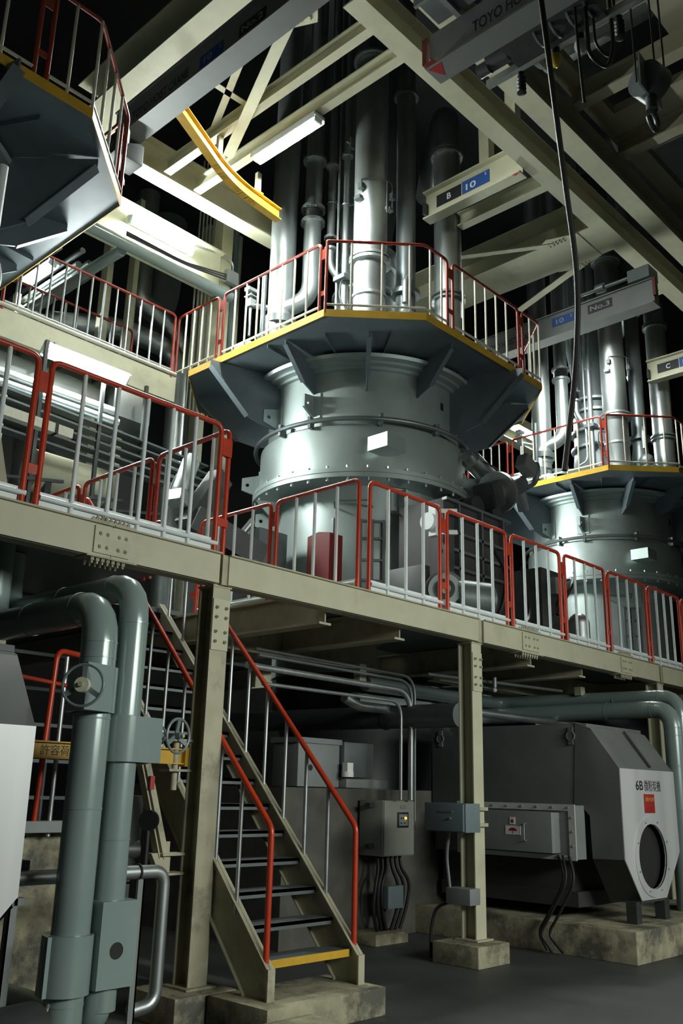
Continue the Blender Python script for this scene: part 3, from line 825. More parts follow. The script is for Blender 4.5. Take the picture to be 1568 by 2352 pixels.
# dark pipe right of it
t = pipe_thing('dark_riser_pipe', 'dark riser pipe right of the broad pipe on the %s vessel', (10.07, 8.25, PZ))
m = MB(); m.lathe([(0.158, 9.0), (0.158, 16.5)], (10.07, 8.25), 32); m.build('shaft', M['dark_silver'], t)
m = MB(); m.lathe([(0.22, PZ), (0.26, 8.3), (0.20, 8.7), (0.158, 9.0)], (10.07, 8.25), 32); m.build('cone', M['dark_silver'], t)
m = MB(); flange(m, 10.07, 8.25, 13.0, 0.21, 0.05); m.build('flange', M['dark_silver'], t)
m = MB(); flange(m, 10.07, 8.25, 9.2, 0.23, 0.08); m.build('flange', M['dark_silver'], t)
m = MB(); m.tube(fillet([(9.78, 8.02, 8.85), (9.78, 8.02, 9.25), (9.95, 8.08, 9.4)], 0.12, 6), 0.05, 14); m.build('branch_pipe', M['silver_pipe'], t)
# right pipe with elbow
rx, ry = 11.0, 8.10
t = pipe_thing('elbow_riser_pipe', 'elbow-topped riser pipe behind the monorail beam of the %s vessel', (rx, ry, PZ))
m = MB(); m.lathe([(0.228, PZ), (0.228, 12.3)], (rx, ry), 40); m.build('shaft', M['silver_pipe'], t)
m = MB(); m.tube(fillet([(rx, ry, 12.3), (rx, ry, 13.2), (rx + 0.9, ry + 0.9, 13.5), (rx + 2, ry + 2, 13.5)], 0.7, 8), 0.228, 32); m.build('elbow', M['dark_silver'], t)
for z in (12.25, 12.31, 9.42, 9.5):
    m = MB(); flange(m, rx, ry, z, 0.28, 0.04); f = m.build('flange', M['dark_silver'], t); ring_bolts(f, rx, ry, z, 0.255, 12, 0.012, 0.055)
# central stack
t = pipe_thing('feed_stack', 'ringed central feed stack behind the pipes on the %s vessel', (CX, CY, PZ))
m = MB(); m.lathe([(0.62, PZ), (0.62, 8.5), (0.6, 8.75), (0.55, 8.8), (0.52, 9.2), (0.5, 9.3), (0.5, 10.2), (0.46, 10.25), (0.46, 11.0), (0.5, 11.3), (0.62, 12.2), (0.62, 16.5)], (CX, CY), 56); m.build('shell', M['dark_silver'], t)
for z in (9.35, 9.75, 10.22, 10.5):
    m = MB(); m.lathe([(0.45, z - 0.03), (0.58, z - 0.03), (0.58, z + 0.03), (0.45, z + 0.03)], (CX, CY), 48); m.build('ring', M['silver_pipe'], t)
# odds on the platform deck
def odd(name, lab, cat, build, grp='fittings on the platform decks'):
    m = MB(); build(m); o = m.build(name, ODD[0]); tag(o, lab % 'middle', cat, grp); pipes.append((o, lab))
ODD = [M['box_grey']]
ODD[0] = M['white_box']
odd('hatch_box', 'pale sloped hatch box behind the railing at the left of the %s platform', 'box', lambda m: m.prism([(8.35, 10.3, PZ), (8.85, 10.3, PZ), (8.85, 10.3, PZ + 0.55), (8.6, 10.3, PZ + 0.55)], (0.02, 0.35, 0)))
odd('valve_housing', 'pale valve housing at the foot of the widest riser pipe on the %s platform', 'box', lambda m: m.box(8.72, 9.02, 9.75, 10.05, PZ, PZ + 0.42, 0.02))
ODD[0] = M['dark_silver']
odd('actuator', 'dark upright actuator cylinder beside the pale hatch box on the %s platform', 'actuator', lambda m: (m.cyl((8.6, 9.98, PZ), (8.6, 9.98, PZ + 0.25), 0.09), m.box(8.5, 8.7, 9.88, 10.08, PZ + 0.25, PZ + 0.33), m.cyl((8.6, 9.98, PZ + 0.33), (8.6, 9.98, PZ + 0.5), 0.08), m.cyl((8.6, 9.98, PZ + 0.5), (8.6, 9.98, PZ + 1.6), 0.04)))
odd('support_frame', 'grey cross bars below the pipes behind the railing of the %s platform', 'frame', lambda m: (m.bar((8.75, 9.65, 8.42), (9.75, 8.7, 8.42), 0.08, 0.1), m.bar((8.9, 9.35, 8.25), (9.6, 8.6, 8.5), 0.06, 0.06)))
odd('foot_valve', 'dark foot valve at the foot of the dark pipes on the %s platform', 'valve', lambda m: (m.cyl((9.8, 8.0, PZ), (9.8, 8.0, 8.6), 0.13), m.sphere((9.8, 8.0, 8.55), 0.17), m.cyl((9.75, 7.95, 8.3), (9.5, 7.7, 8.3), 0.05), m.box(9.66, 9.94, 7.86, 8.1, PZ, 8.2)))
ODD[0] = M['silver_pipe']
odd('small_valve', 'small silver valve left of the widest riser on the %s vessel', 'valve', lambda m: (m.cyl((8.95, 10.25, 9.22), (8.78, 10.45, 9.27), 0.05), m.box(8.68, 8.8, 10.4, 10.52, 9.22, 9.36), m.box(8.66, 8.82, 10.38, 10.54, 9.40, 9.42), m.cyl((8.74, 10.46, 9.34), (8.74, 10.46, 9.55), 0.02), m.box(8.64, 8.84, 10.40, 10.52, 9.5, 9.56), m.cyl((8.74, 10.46, 8.7), (8.74, 10.46, 9.22), 0.025)))

# the same vessel, platform, railings and pipes stand again at both sides
BAY = 8.15
LEFT = -8.3
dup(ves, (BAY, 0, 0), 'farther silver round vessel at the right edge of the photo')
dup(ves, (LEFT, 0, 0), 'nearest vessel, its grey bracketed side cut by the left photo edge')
dup(plat, (BAY, 0, 0), 'grey octagonal platform with yellow edge round the farther right vessel')
dup(plat, (LEFT, 0, 0), 'dark underside of the near platform at the upper left corner')
for o, lab in panels:
    dup(o, (BAY, 0, 0), lab % 'far right', 'red and tan railing panels of the far right platform')
    if 'left' not in lab and 'walkway' not in lab: dup(o, (LEFT, 0, 0), lab % 'near upper left', 'red and tan railing panels of the near upper left platform')
for o, lab in pipes:
    dup(o, (BAY, 0, 0), lab % 'far right', (o.get('group') or '') + ' of the far right bay')
    if lab.startswith('elbow-topped') or lab.startswith('dark riser') or lab.startswith('dark foot valve'):
        dup(o, (LEFT, 0, 0), lab % 'near upper left', (o.get('group') or '') + ' of the upper left bay')

# ---------------------------------------------------------------- roof-level steel
def girder(name, p0, p1, w, h, label, tw=0.016, tf=0.024, m_=None, cat='beam', group=None):
    m = MB(); m.ibeam(p0, p1, w, h, tw, tf)
    return tag(m.build(name, m_ or M['cream']), label, cat, group)
girder('girder', (6.35, 6.06, 10.7), (21, 6.06, 10.7), 0.28, 0.46, 'cream girder running to the right above the middle vessel, two cross beams meet it')
girder('girder', (4.0, 5.37, 10.7), (22, 5.37, 10.7), 0.31, 0.44, 'cream girder beside the aisle ceiling at the upper right')
girder('girder', (5.95, 10.62, 10.7), (9.3, 10.55, 10.7), 0.30, 0.56, 'brightly lit cream girder behind the yellow curved rail')
girder('girder', (5.62, 5.6, 10.74), (5.62, 10.45, 10.74), 0.74, 0.62, 'wide cream girder behind the crane beam at the upper left')
girder('girder', (12.85, 6.2, 10.74), (12.85, 11.0, 10.74), 0.86, 0.62, 'wide cream girder with gusset plates above the right side of the middle platform')
girder('cross_beam', (6.86, 6.2, 10.72), (6.86, 10.4, 10.72), 0.13, 0.22, 'cream cross beam above and parallel to the beam with the lit tube')
girder('cross_beam', (7.45, 6.2, 10.70), (7.45, 10.4, 10.70), 0.14, 0.22, 'cream cross beam that carries the lit fluorescent tube')
girder('cross_beam', (11.0, 6.21, 10.72), (11.0, 7.84, 10.72), 0.16, 0.26, 'cream cross beam below the lettered monorail at the right')
girder('cross_beam', (15.6, 6.2, 11.0), (15.6, 10.4, 11.0), 0.14, 0.22, 'cream cross beam of the far right bay hidden behind the crane')
def brace(p0, p1, w, label):
    m = MB(); m.bar(p0, p1, w, 0.012); m.bar(V(p0) + Z * 0.012, V(p1) + Z * 0.012, 0.012, 0.024)
    return tag(m.build('wind_brace', M['cream']), label, 'brace')
brace((6.08, 6.88, 10.69), (7.2, 9.35, 10.69), 0.16, 'cream diagonal brace running down from the gusset beside the lit tube')
brace((12.45, 6.95, 10.72), (11.7, 8.4, 10.72), 0.11, 'thin cream diagonal brace left of the wide girder above the middle platform')
brace((13.32, 6.85, 10.72), (14.0, 8.6, 10.72), 0.15, 'pale diagonal brace ending above the far right crane beam')
brace((6.2, 7.9, 10.9), (6.85, 9.3, 10.9), 0.10, 'short cream brace between the cross beams behind the yellow rail')
brace((6.9, 8.5, 10.9), (6.0, 8.55, 10.9), 0.10, 'short cream strut crossing behind the crane beam end')
brace((3.2, 7.6, 11.2), (4.9, 6.0, 11.2), 0.14, 'cream diagonal strut at the upper left behind the near railing')
def gusset(pts, label, bl):
    t = thing('gusset_plate', label, 'plate', pts[0])
    m = MB(); m.prism(pts, (0, 0, 0.014)); m.build('plate', M['cream'], t)
    bolts(t, bl, (0, 0, -1), 0.013, M['cream_worn'], 0.03)
gusset([(5.98, 6.35, 10.725), (6.05, 6.33, 10.725), (6.32, 6.6, 10.725), (6.12, 7.02, 10.725), (5.98, 6.98, 10.725)], 'bolted cream gusset plate at the head of the diagonal brace',
       [(6.04 + 0.05 * k + 0.03 * j, 6.9 - 0.1 * k + 0.02 * j, 10.725) for k in range(4) for j in range(2)])
gusset([(12.42, 6.45, 10.725), (13.28, 6.45, 10.725), (13.42, 6.95, 10.725), (13.28, 7.3, 10.725), (12.42, 7.25, 10.725), (12.25, 6.95, 10.725)], 'bolted cream gusset plate under the wide girder above the middle platform',
       [(12.40 + 0.02 * j, 6.70 + 0.07 * k, 10.725) for k in range(5) for j in (0, 3)] + [(13.30 + 0.02 * j, 6.70 + 0.07 * k, 10.725) for k in range(5) for j in (0, 3)])
girder('ceiling_joist', (10.1, 3.0, 11.05), (10.1, 5.2, 11.05), 0.2, 0.3, 'cream joist under the aisle ceiling between the dark hatches', m_=M['ceil'])
girder('ceiling_joist', (8.9, 3.2, 11.05), (8.9, 5.2, 11.05), 0.2, 0.3, 'cream joist under the aisle ceiling left of the dark hatches', m_=M['ceil'])
girder('ceiling_joist', (11.5, 3.0, 11.05), (11.5, 5.2, 11.05), 0.2, 0.3, 'cream joist under the aisle ceiling right of the first dark hatch', m_=M['ceil'])
girder('ceiling_joist', (14.3, 3.0, 11.05), (14.3, 5.2, 11.05), 0.25, 0.3, 'cream joist under the aisle ceiling near the right photo edge', m_=M['ceil'])
for x0, x1, lab in ((9.3, 10.9, 'dark duct with bright edges seen through the first ceiling hatch'), (12.0, 13.6, 'dark duct seen through the hatch near the hook')):
    m = MB(); m.cyl((x0 + 0.4, 3.3, 12.2), (x0 + 0.5, 5.6, 12.3), 0.42, seg=32); m.cyl((x0 + 1.1, 3.2, 12.6), (x0 + 1.1, 5.8, 12.6), 0.3, seg=28)
    tag(m.build('round_duct', M['silver_pipe']), lab, 'duct')

# travelling cranes
def crane(x, y0, y1, plates, title_y, label, tl):
    t = thing('crane_beam', label, 'crane', (x, (y0 + y1) / 2, 9.5))
    m = MB(); m.box(x - 0.07, x + 0.10, y0, y1, 9.53, 9.95); m.build('web_box', M['crane'], t)
    m = MB(); m.box(x - 0.13, x + 0.15, y0, y1, 9.5, 9.53); m.build('bottom_flange', M['crane'], t)
    m = MB(); m.box(x - 0.10, x + 0.13, y0, y1, 9.95, 9.975); m.build('top_flange', M['crane'], t)
    f = x - 0.07
    for (yc, w, h, body, mt, zc) in plates:
        m = MB(); m.box(f - 0.006, f, yc - w / 2, yc + w / 2, zc - h / 2, zc + h / 2)
        p = m.build('sign_plate', mt, t)
        lettering(body, h * 0.55, (f - 0.006, yc + (0.06 if body == '10' else 0), zc), -Y, -X, M['letter_grey'], 'lettering', p, w * (0.35 if body == '10' else 0.8))
        if body == '10':
            lettering('t', h * 0.4, (f - 0.006, yc - w * 0.38, zc + h * 0.2), -Y, -X, M['letter_grey'], 'lettering', p)
    if tl:
        lettering(tl[0], 0.13, (f, tl[1], 9.72), -Y, -X, M['letter_navy'], 'lettering', t, tl[2])
    for yy in (y1 - 0.12,):
        m = MB(); m.box(x - 0.2, x + 0.22, yy - 0.15, yy + 0.15, 9.2, 9.5, 0.02); m.cyl((x - 0.22, yy, 9.35), (x + 0.24, yy, 9.35), 0.09)
        m.build('end_carriage', M['dark'], t)
    return t
crane(5.2, 0.5, 9.05, [(6.39, 0.44, 0.16, 'No.2', M['sign_black'], 9.70), (7.10, 0.42, 0.16, '10', M['sign_blue'], 9.70)], None, 'grey crane beam lettered No.2 crossing the upper left', ('TOYO HOIST CRANE', 8.1, 1.15))
cr = crane(13.42, 5.6, 9.6, [(6.58, 0.46, 0.17, 'No.3', M['sign_black'], 9.80), (7.30, 0.44, 0.17, '10', M['sign_blue'], 9.79)], None, 'grey crane beam lettered No.3 in front of the far vessel pipes', ('TOYO HOIST CRANE', 8.42, 1.05))
m = MB(); m.box(13.25, 13.6, 5.62, 6.0, 9.975, 10.2); m.cyl((13.3, 7.0, 10.1), (13.3, 5.9, 10.1), 0.03); m.cyl((13.3, 6.6, 10.1), (13.3, 6.45, 10.1), 0.08)
m.build('drive_unit', M['dark_silver'], cr)
m = MB(); m.box(13.30, 13.36, 5.55, 5.6, 9.62, 9.95)
o = m.build('buffer', M['brick_red'], cr); o['label'] = 'red end buffer'
# the hoist crane hanging over the aisle
t = thing('hoist_crane', 'grey hoist crane with cables and lamps hanging at the top right', 'crane', (6.9, 4.0, 9.5))
m = MB(); m.box(6.82, 7.0, 1.2, 5.24, 9.53, 10.0); m.build('web_box', M['crane'], t)
m = MB(); m.box(6.76, 7.06, 1.2, 5.27, 9.5, 9.53); m.build('bottom_flange', M['crane'], t)
m = MB(); m.prism([(6.757, 5.255, 9.505), (6.757, 5.10, 9.505), (6.757, 5.17, 9.60)], (-0.002, 0, 0)); o = m.build('triangle_mark', M['sign_red'], t); o['label'] = 'red triangle mark'
m = MB(); m.prism([(6.79, 5.25, 9.497), (6.79, 5.06, 9.497), (6.98, 5.15, 9.497)], (0, 0, 0.002)); o = m.build('triangle_mark', M['sign_red'], t); o['label'] = 'red triangle mark below'
lettering('TOYO HOIST CRANE', 0.15, (6.82, 4.0, 9.73), -Y, -X, M['letter_navy'], 'lettering', t, 1.3)
m = MB(); m.box(6.80, 6.86, 5.28, 5.34, 9.62, 9.98); o = m.build('buffer', M['brick_red'], t); o['label'] = 'red end buffer'
m = MB(); m.box(6.4, 6.8, 1.2, 5.1, 10.05, 10.10); m.build('walkway_plate', M['dark_silver'], t)
for k in range(9):
    m = MB(); m.box(6.38, 6.82, 1.6 + k * 0.4, 1.66 + k * 0.4, 10.0, 10.05); m.build('walkway_rib', M['crane'], t)
m = MB(); m.box(6.34, 6.38, 1.2, 5.1, 9.95, 10.15); m.build('walkway_beam', M['crane'], t)
m = MB(); m.bar((7.55, 1.0, 9.62), (7.55, 4.95, 9.62), 0.07, 0.09); m.build('lamp_bar', M['galv'], t)
m = MB(); m.box(7.1, 7.5, 3.4, 4.5, 9.56, 9.85); m.cyl((7.3, 4.5, 9.68), (7.3, 4.75, 9.68), 0.13); m.cyl((7.3, 4.75, 9.6), (7.3, 4.9, 9.6), 0.08); m.build('hoist_motor', M['dark'], t)
for k in range(4):
    m = MB(); m.circle((7.3, 3.5 + 0.2 * k, 9.68), Y, 0.17, 0.02, 20, 6); m.build('drum_rib', M['dark_silver'], t)
for (y, mm, lab) in ((4.05, M['glass_amber'], 'amber bulb lamp'), (3.75, M['glass_clear'], 'frosted bulb lamp')):
    m = MB(); m.sphere((7.55, y, 9.43), 0.07, 14, (1, 1, 1.35)); o = m.build('bulb', mm, t); o['label'] = lab
    m = MB(); m.cyl((7.55, y, 9.5), (7.55, y, 9.6), 0.045); m.build('bulb_socket', M['black'], o)
for y in (4.5, 3.3):
    m = MB()
    m.lathe([(0.03, 9.24)] + [q for k in range(5) for q in ((0.055, 9.25 + k * 0.05), (0.035, 9.275 + k * 0.05))] + [(0.04, 9.52)], (7.55, y), 16)
    m.build('spring_buffer', M['black'], t)
# hanging hoist block and cable loops
t = thing('hook_block', 'dark hoist hook block with pale side plates hanging at the upper right', 'hook', (8.0, 3.1, 8.6))
hb = (8.02, 3.22, 8.95)
m = MB(); m.cyl((hb[0] - 0.1, hb[1] + 0.02, hb[2]), (hb[0] + 0.1, hb[1] - 0.02, hb[2]), 0.2, seg=28); m.build('sheave', M['dark_silver'], t)
for d in (-0.14, 0.14):
    m = MB(); m.bar((hb[0] + d, hb[1], hb[2] - 0.2), (hb[0] + d * 0.8, hb[1], hb[2] + 0.22), 0.02, 0.24, X); m.build('side_plate', M['crane'], t)
m = MB(); m.cyl((hb[0], hb[1], hb[2] - 0.36), (hb[0], hb[1], hb[2] - 0.18), 0.06)
m.tube([(hb[0] + 0.11 * math.sin(a), hb[1], hb[2] - 0.48 + 0.11 * math.cos(a)) for a in [k * 0.3 for k in range(16)]], 0.03, 10); m.build('hook', M['dark'], t)
for dx, dy in ((-0.1, 0.1), (0.02, -0.06), (0.12, -0.12)):
    m = MB(); m.cyl((hb[0] + dx, hb[1] + dy, hb[2]), (hb[0] + dx, hb[1] + dy, 11.3), 0.012, seg=8); m.build('rope', M['black'], t)
def cable(name, pts, r, label, cat='cable', rad=0.4, mt=None):
    m = MB(); m.tube(fillet(pts, rad, 7), r, 10)
    return tag(m.build(name, mt or M['black']), label, cat)
cable('hanging_cable', [(5.95, 3.35, 9.1), (6.3, 3.45, 8.15), (6.75, 3.6, 7.2), (7.2, 3.75, 6.4), (7.35, 3.9, 5.6), (7.2, 4.0, 4.5)], 0.028, 'long black cable slanting down across the upper right')
cable('cable_loop', [(7.2, 3.5, 10.4), (7.22, 3.5, 8.9), (7.45, 3.42, 8.85), (7.6, 3.4, 9.2), (7.55, 3.4, 10.4)], 0.022, 'black cable loop hanging left of the hook block', rad=0.3)
cable('cable_loop', [(7.35, 3.5, 10.4), (7.38, 3.5, 9.15), (7.6, 3.45, 9.1), (7.68, 3.4, 9.5), (7.68, 3.4, 10.4)], 0.016, 'thinner black cable loop inside the cable loop beside the hook block', rad=0.3)
cable('hanging_cable', [(7.15, 3.6, 10.4), (7.18, 3.6, 9.2), (7.25, 3.6, 8.4)], 0.016, 'straight black cable ending left of the cable loops')
# lettered monorail beams
def monorail(ox, letter, lab):
    t = thing('monorail_beam', lab, 'beam', (10.36 + ox, 7.0, 10.6), 'lettered cream monorail beams')
    x = 10.36 + ox
    m = MB(); m.ibeam((x, 6.205, 10.6), (x, 8.05, 10.6), 0.2, 0.52, 0.02, 0.03); m.build('beam', M['cream'], t)
    for y in (6.85, 6.35):
        m = MB(); m.box(x - 0.08, x + 0.08, y - 0.09, y + 0.09, 11.12, 12.2); m.build('hanger', M['cream'], t)
    f = x - 0.012
    m = MB(); m.box(f - 0.005, f, 7.34, 7.83, 10.77, 10.99); p = m.build('sign_plate', M['sign_black'], t); lettering(letter, 0.11, (f - 0.005, 7.58, 10.88), -Y, -X, M['letter_white'], 'lettering', p)
    m = MB(); m.box(f - 0.005, f, 6.80, 7.32, 10.77, 11.0); p = m.build('sign_plate', M['sign_blue'], t); lettering('10', 0.115, (f - 0.005, 7.15, 10.87), -Y, -X, M['letter_white'], 'lettering', p, 0.19)
    lettering('t', 0.06, (f - 0.005, 6.87, 10.95), -Y, -X, M['letter_white'], 'lettering', p)
    m = MB(); m.prism([(x - 0.102, 6.34, 10.602), (x - 0.102, 6.21, 10.602), (x - 0.102, 6.27, 10.56)], (-0.004, 0, 0)); o = m.build('triangle_mark', M['sign_red'], t); o['label'] = 'red triangle mark'
    m = MB(); m.box(x - 0.12, x + 0.12, 8.0, 8.04, 10.68, 10.9); m.build('end_stop', M['dark'], t)
monorail(0, 'B', 'cream monorail beam with black plate lettered B above the middle platform')
monorail(BAY, 'C', 'cream monorail beam with dark plate lettered C at the right photo edge')
# yellow curved hoist rail
t = thing('curved_hoist_rail', 'yellow curved hoist rail bending behind the widest riser pipe', 'rail', (7.0, 9.0, 10.15))
pts = [V((5.35, 8.42, 10.16)), V((6.1, 8.70, 10.16)), V((6.86, 8.93, 10.16)), V((7.42, 9.2, 10.16)), V((8.1, 9.40, 10.16)), V((9.2, 9.7, 10.16))]
pts = [V((5.5, 8.505, 10.16))] + fillet([(5.55, 8.53, 10.16), (7.25, 9.30, 10.16), (8.30, 9.39, 10.16)], 0.8, 16)[1:]
def sweep_bar(m, pts, w, z0, z1):
    for a, c in zip(pts, pts[1:]):
        d = (c - a).normalized() * 0.006
        m.bar(a - d + Z * ((z0 + z1) / 2), c + d + Z * ((z0 + z1) / 2), w, z1 - z0)
m = MB(); sweep_bar(m, pts, 0.13, 0, 0.016); m.build('bottom_flange', M['yellow'], t)
m = MB(); sweep_bar(m, pts, 0.014, 0.016, 0.19); m.build('web', M['yellow'], t)
m = MB(); sweep_bar(m, pts, 0.12, 0.19, 0.206); m.build('top_flange', M['yellow'], t)
for (x, y) in ((6.86, 9.12), (7.8, 9.33)):
    m = MB(); m.box(x - 0.08, x + 0.08, y - 0.05, y + 0.05, 10.366, 10.385); m.build('clamp', M['yellow'], t)
    m = MB(); m.box(x - 0.04, x + 0.04, y - 0.03, y + 0.03, 10.385, 10.72); m.build('hanger', M['cream'], t)
lettering('2T', 0.09, (6.25, 8.846, 10.27), (0.911, 0.413, 0), (0.413, -0.911, 0), M['letter_black'], 'lettering', t)

# ---------------------------------------------------------------- fluorescent fittings
def fitting(p0, p1, down, label, group=None, brackets=(), half=0.105):
    """twin tube batten; p0,p1 the tube ends, down the way the tubes face"""
    p0, p1, dn = V(p0), V(p1), V(down).normalized()
    d = (p1 - p0).normalized(); side = d.cross(dn).normalized()
    t = thing('fluorescent_fitting', label, 'lamp', p0 - dn * 0.07, 'lit fluorescent fittings')
    m = MB(); m.bar(p0 - dn * 0.075 - d * 0.03, p1 - dn * 0.075 + d * 0.03, half * 2, 0.05, dn)
    if half > 0.08:  # wide batten and lips added to keep light off the steel behind
        for s in (-1, 1): m.bar(p0 - dn * 0.03 + side * s * (half - 0.003) - d * 0.03, p1 - dn * 0.03 + side * s * (half - 0.003) + d * 0.03, 0.008, 0.06, dn)
    m.build('batten', M['white'], t)
    for s in (-0.042, 0.042):
        m = MB(); m.cyl(p0 + side * s + d * 0.03, p1 + side * s - d * 0.03, 0.0165, seg=12); o = m.build('tube', M['tube'], t)
    for p in (p0, p1):
        m = MB(); m.bar(p - side * 0.075 - dn * 0.025, p + side * 0.075 - dn * 0.025, 0.028, 0.1, dn); m.build('end_cap', M['white'], t)
    for q in brackets:
        m = MB(); m.bar(p0 + (p1 - p0) * q[0] - dn * 0.10, q[1], 0.04, 0.04); m.build('bracket', M['dark_silver'], t)
    return t
fitting((7.45, 7.70, 10.57), (7.45, 8.97, 10.57), -Z, 'lit fluorescent tube under the cross beam above the middle platform', brackets=[(0.2, (7.45, 7.95, 10.70)), (0.8, (7.45, 8.7, 10.70))])
fitting((5.55, 10.98, 7.38), (6.88, 10.98, 7.38), (0, -0.75, -0.66), 'lit fluorescent tube below the walkway fascia at the left', brackets=[(0.2, (5.85, 11.33, 7.72)), (0.8, (6.6, 11.33, 7.70))])
fitting((6.78, 11.16, 10.2), (8.0, 11.16, 10.2), (0, -0.9, -0.43), 'lit fluorescent tube on the deep girder above the walkway', brackets=[(0.2, (7.0, 11.31, 10.33)), (0.8, (7.75, 11.31, 10.33))], half=0.06)
fitting((6.36, 12.75, 9.84), (6.36, 13.62, 9.84), (-0.3, 0, -0.95), 'lit fluorescent tube half hidden behind the near platform corner', brackets=[(0.3, (6.38, 12.95, 10.1)), (0.8, (6.38, 13.4, 10.1))])
fitting((7.45 + BAY, 7.70, 10.86), (7.45 + BAY, 8.97, 10.86), -Z, 'lit fluorescent tube above the far right platform hidden by the crane beam', brackets=[(0.2, (7.45 + BAY, 7.95, 11.0))])
fitting((13.6, 10.98, 7.38), (14.9, 10.98, 7.38), (0, -0.75, -0.66), 'lit fluorescent tube below the far walkway fascia behind the middle vessel', brackets=[(0.2, (13.9, 11.35, 7.72)), (0.8, (14.6, 11.35, 7.70))])
fitting((18.95, 12.02, 10.78), (20.25, 12.02, 10.78), (0, -0.9, -0.43), 'lit fluorescent tube seen between the two vessels', brackets=[(0.2, (19.2, 12.18, 10.95))])
# unlit fitting under the walkway
m = MB(); m.bar((4.75, 10.45, 6.08), (5.78, 10.45, 6.05), 0.12, 0.13)
t = thing('unlit_fitting', 'pale unlit fitting box behind the left railing posts', 'lamp', (5.2, 10.45, 6.0))
m.build('body', M['ivory'], t)
m = MB(); m.bar((5.52, 10.45, 6.06), (5.56, 10.45, 6.06), 0.14, 0.15); m.bar((5.3, 10.6, 5.0), (5.3, 10.6, 6.3), 0.03, 0.03, X); m.build('clamp', M['black'], t)

# ---------------------------------------------------------------- walkway between the vessels
def walkway(ox, first):
    lab = 'left of the middle vessel' if first else 'between the middle and far right vessels'
    t = thing('walkway', 'cream-edged walkway bridge ' + lab, 'walkway', (6.4 + ox, 11.85, 7.5), 'walkway bridges')
    m = MB(); m.box(4.85 + ox, 8.0 + ox, 11.36, 12.35, 7.93, 7.97); m.build('deck', M['dark_silver'], t)
    m = MB(); m.box(4.85 + ox, 8.0 + ox, 11.33, 11.36, 7.52, 7.95); m.box(4.85 + ox, 8.0 + ox, 11.36, 11.46, 7.52, 7.54); m.build('fascia', M['cream'], t)
    m = MB(); m.box(4.85 + ox, 8.0 + ox, 12.32, 12.35, 7.52, 7.95); m.build('back_fascia', M['cream'], t)
    m = MB(); m.cyl((4.85 + ox, 11.32, 7.99), (7.98 + ox, 11.32, 7.99), 0.03); m.build('edge_pipe', M['tan'], t)
    for k in range(5):
        m = MB(); m.box(5.1 + 0.65 * k + ox, 5.15 + 0.65 * k + ox, 11.46, 12.3, 7.8, 7.93); m.build('deck_rib', M['dark_silver'], t)
    w = 'left' if first else 'far'
    railing([(5.0 + ox, 11.34), (7.9 + ox, 11.34)], PZ, 1.07, 12, 'long pale-barred railing panel on the front edge of the %s walkway' % w, 'walkway railing panels', M['galv'], toe=False, link=False, out=(0, 0), redm='red_dark')
    railing([(5.0 + ox, 12.34), (7.75 + ox, 12.34)], PZ, 1.07, 12, 'long pale-barred railing panel on the back edge of the %s walkway' % w, 'walkway railing panels', M['galv'], toe=False, link=False, out=(0, 0), redm='red_dark')
walkway(0, True); walkway(BAY, False)
for xa, xb, yg, zg, w in ((4.9, 8.72, 11.32, 9.82, 'left'), (16.5, 20.85, 12.2, 10.45, 'far')):
    m = MB(); m.box(xa, xb, yg, yg + 0.04, zg, zg + 0.70); m.box(xa, xb, yg - 0.12, yg + 0.16, zg + 0.70, zg + 0.73); m.box(xa, xb, yg - 0.12, yg + 0.16, zg - 0.03, zg)
    tag(m.build('deep_girder', M['cream']), 'deep cream girder lit white by the tube above the %s walkway' % w, 'beam')
m = MB(); m.bar((6.38, 12.6, 10.16), (6.38, 14.2, 10.16), 0.1, 0.12)
tag(m.build('lamp_beam', M['cream']), 'cream beam that carries the half hidden tube behind the near platform', 'beam')

# pipes, ducts and conduits behind the walkway
def pipe(name, pts, r, label, mt='silver_pipe', rad=0.25, cat='pipe', seg=20, group=None):
    m = MB(); m.tube(fillet(pts, rad, 8), r, seg)
    return tag(m.build(name, M[mt]), label, cat, group)
pipe('grey_pipe', [(4.3, 10.88, 9.51), (6.45, 10.87, 9.51), (8.63, 10.86, 9.51)], 0.092, 'grey pipe running along below the brightly lit deep girder', 'lagging')
pipe('grey_pipe', [(6.55, 10.97, 9.45), (6.5, 13.9, 9.42)], 0.09, 'grey pipe running back from the corner under the lit girder', 'lagging')
for k, (dx, dz, r) in enumerate(((-0.32, 0.18, 0.05), (-0.18, 0.02, 0.045), (-0.36, -0.1, 0.06), (-0.1, -0.16, 0.05))):
    pipe('silver_pipe', [(6.9 + dx, 12.2, 9.8 + dz), (6.9 + dx, 15.2, 9.8 + dz)], r, ('topmost', 'second', 'third', 'lowest')[k] + ' bright silver pipe of the bundle behind the walkway railing', group='silver pipe bundle behind the walkway')
pipe('wall_duct', [(8.75, 13.8, 13), (8.75, 13.8, 10.9), (8.75, 13.8, 10.6), (9.7, 13.6, 10.1), (9.75, 13.5, 4.2)], 0.2, 'dark vertical duct turning into a bright elbow behind the walkway', 'silver_pipe', 0.5, 'duct', 28)
pipe('wall_duct', [(9.6, 14.3, 13), (9.55, 14.3, 11.2), (9.3, 14.2, 10.6)], 0.38, 'wide ribbed dark duct right of the bright elbow', 'dark_silver', 0.5, 'duct', 32)
pipe('wall_duct', [(7.0, 13.9, 9.45), (8.3, 13.7, 9.80), (9.2, 13.6, 9.75), (9.45, 13.3, 9.4), (9.4, 13.2, 4.2)], 0.2, 'broad silver duct rising to the elbow behind the walkway railing', 'silver_pipe', 0.4, 'duct', 28)
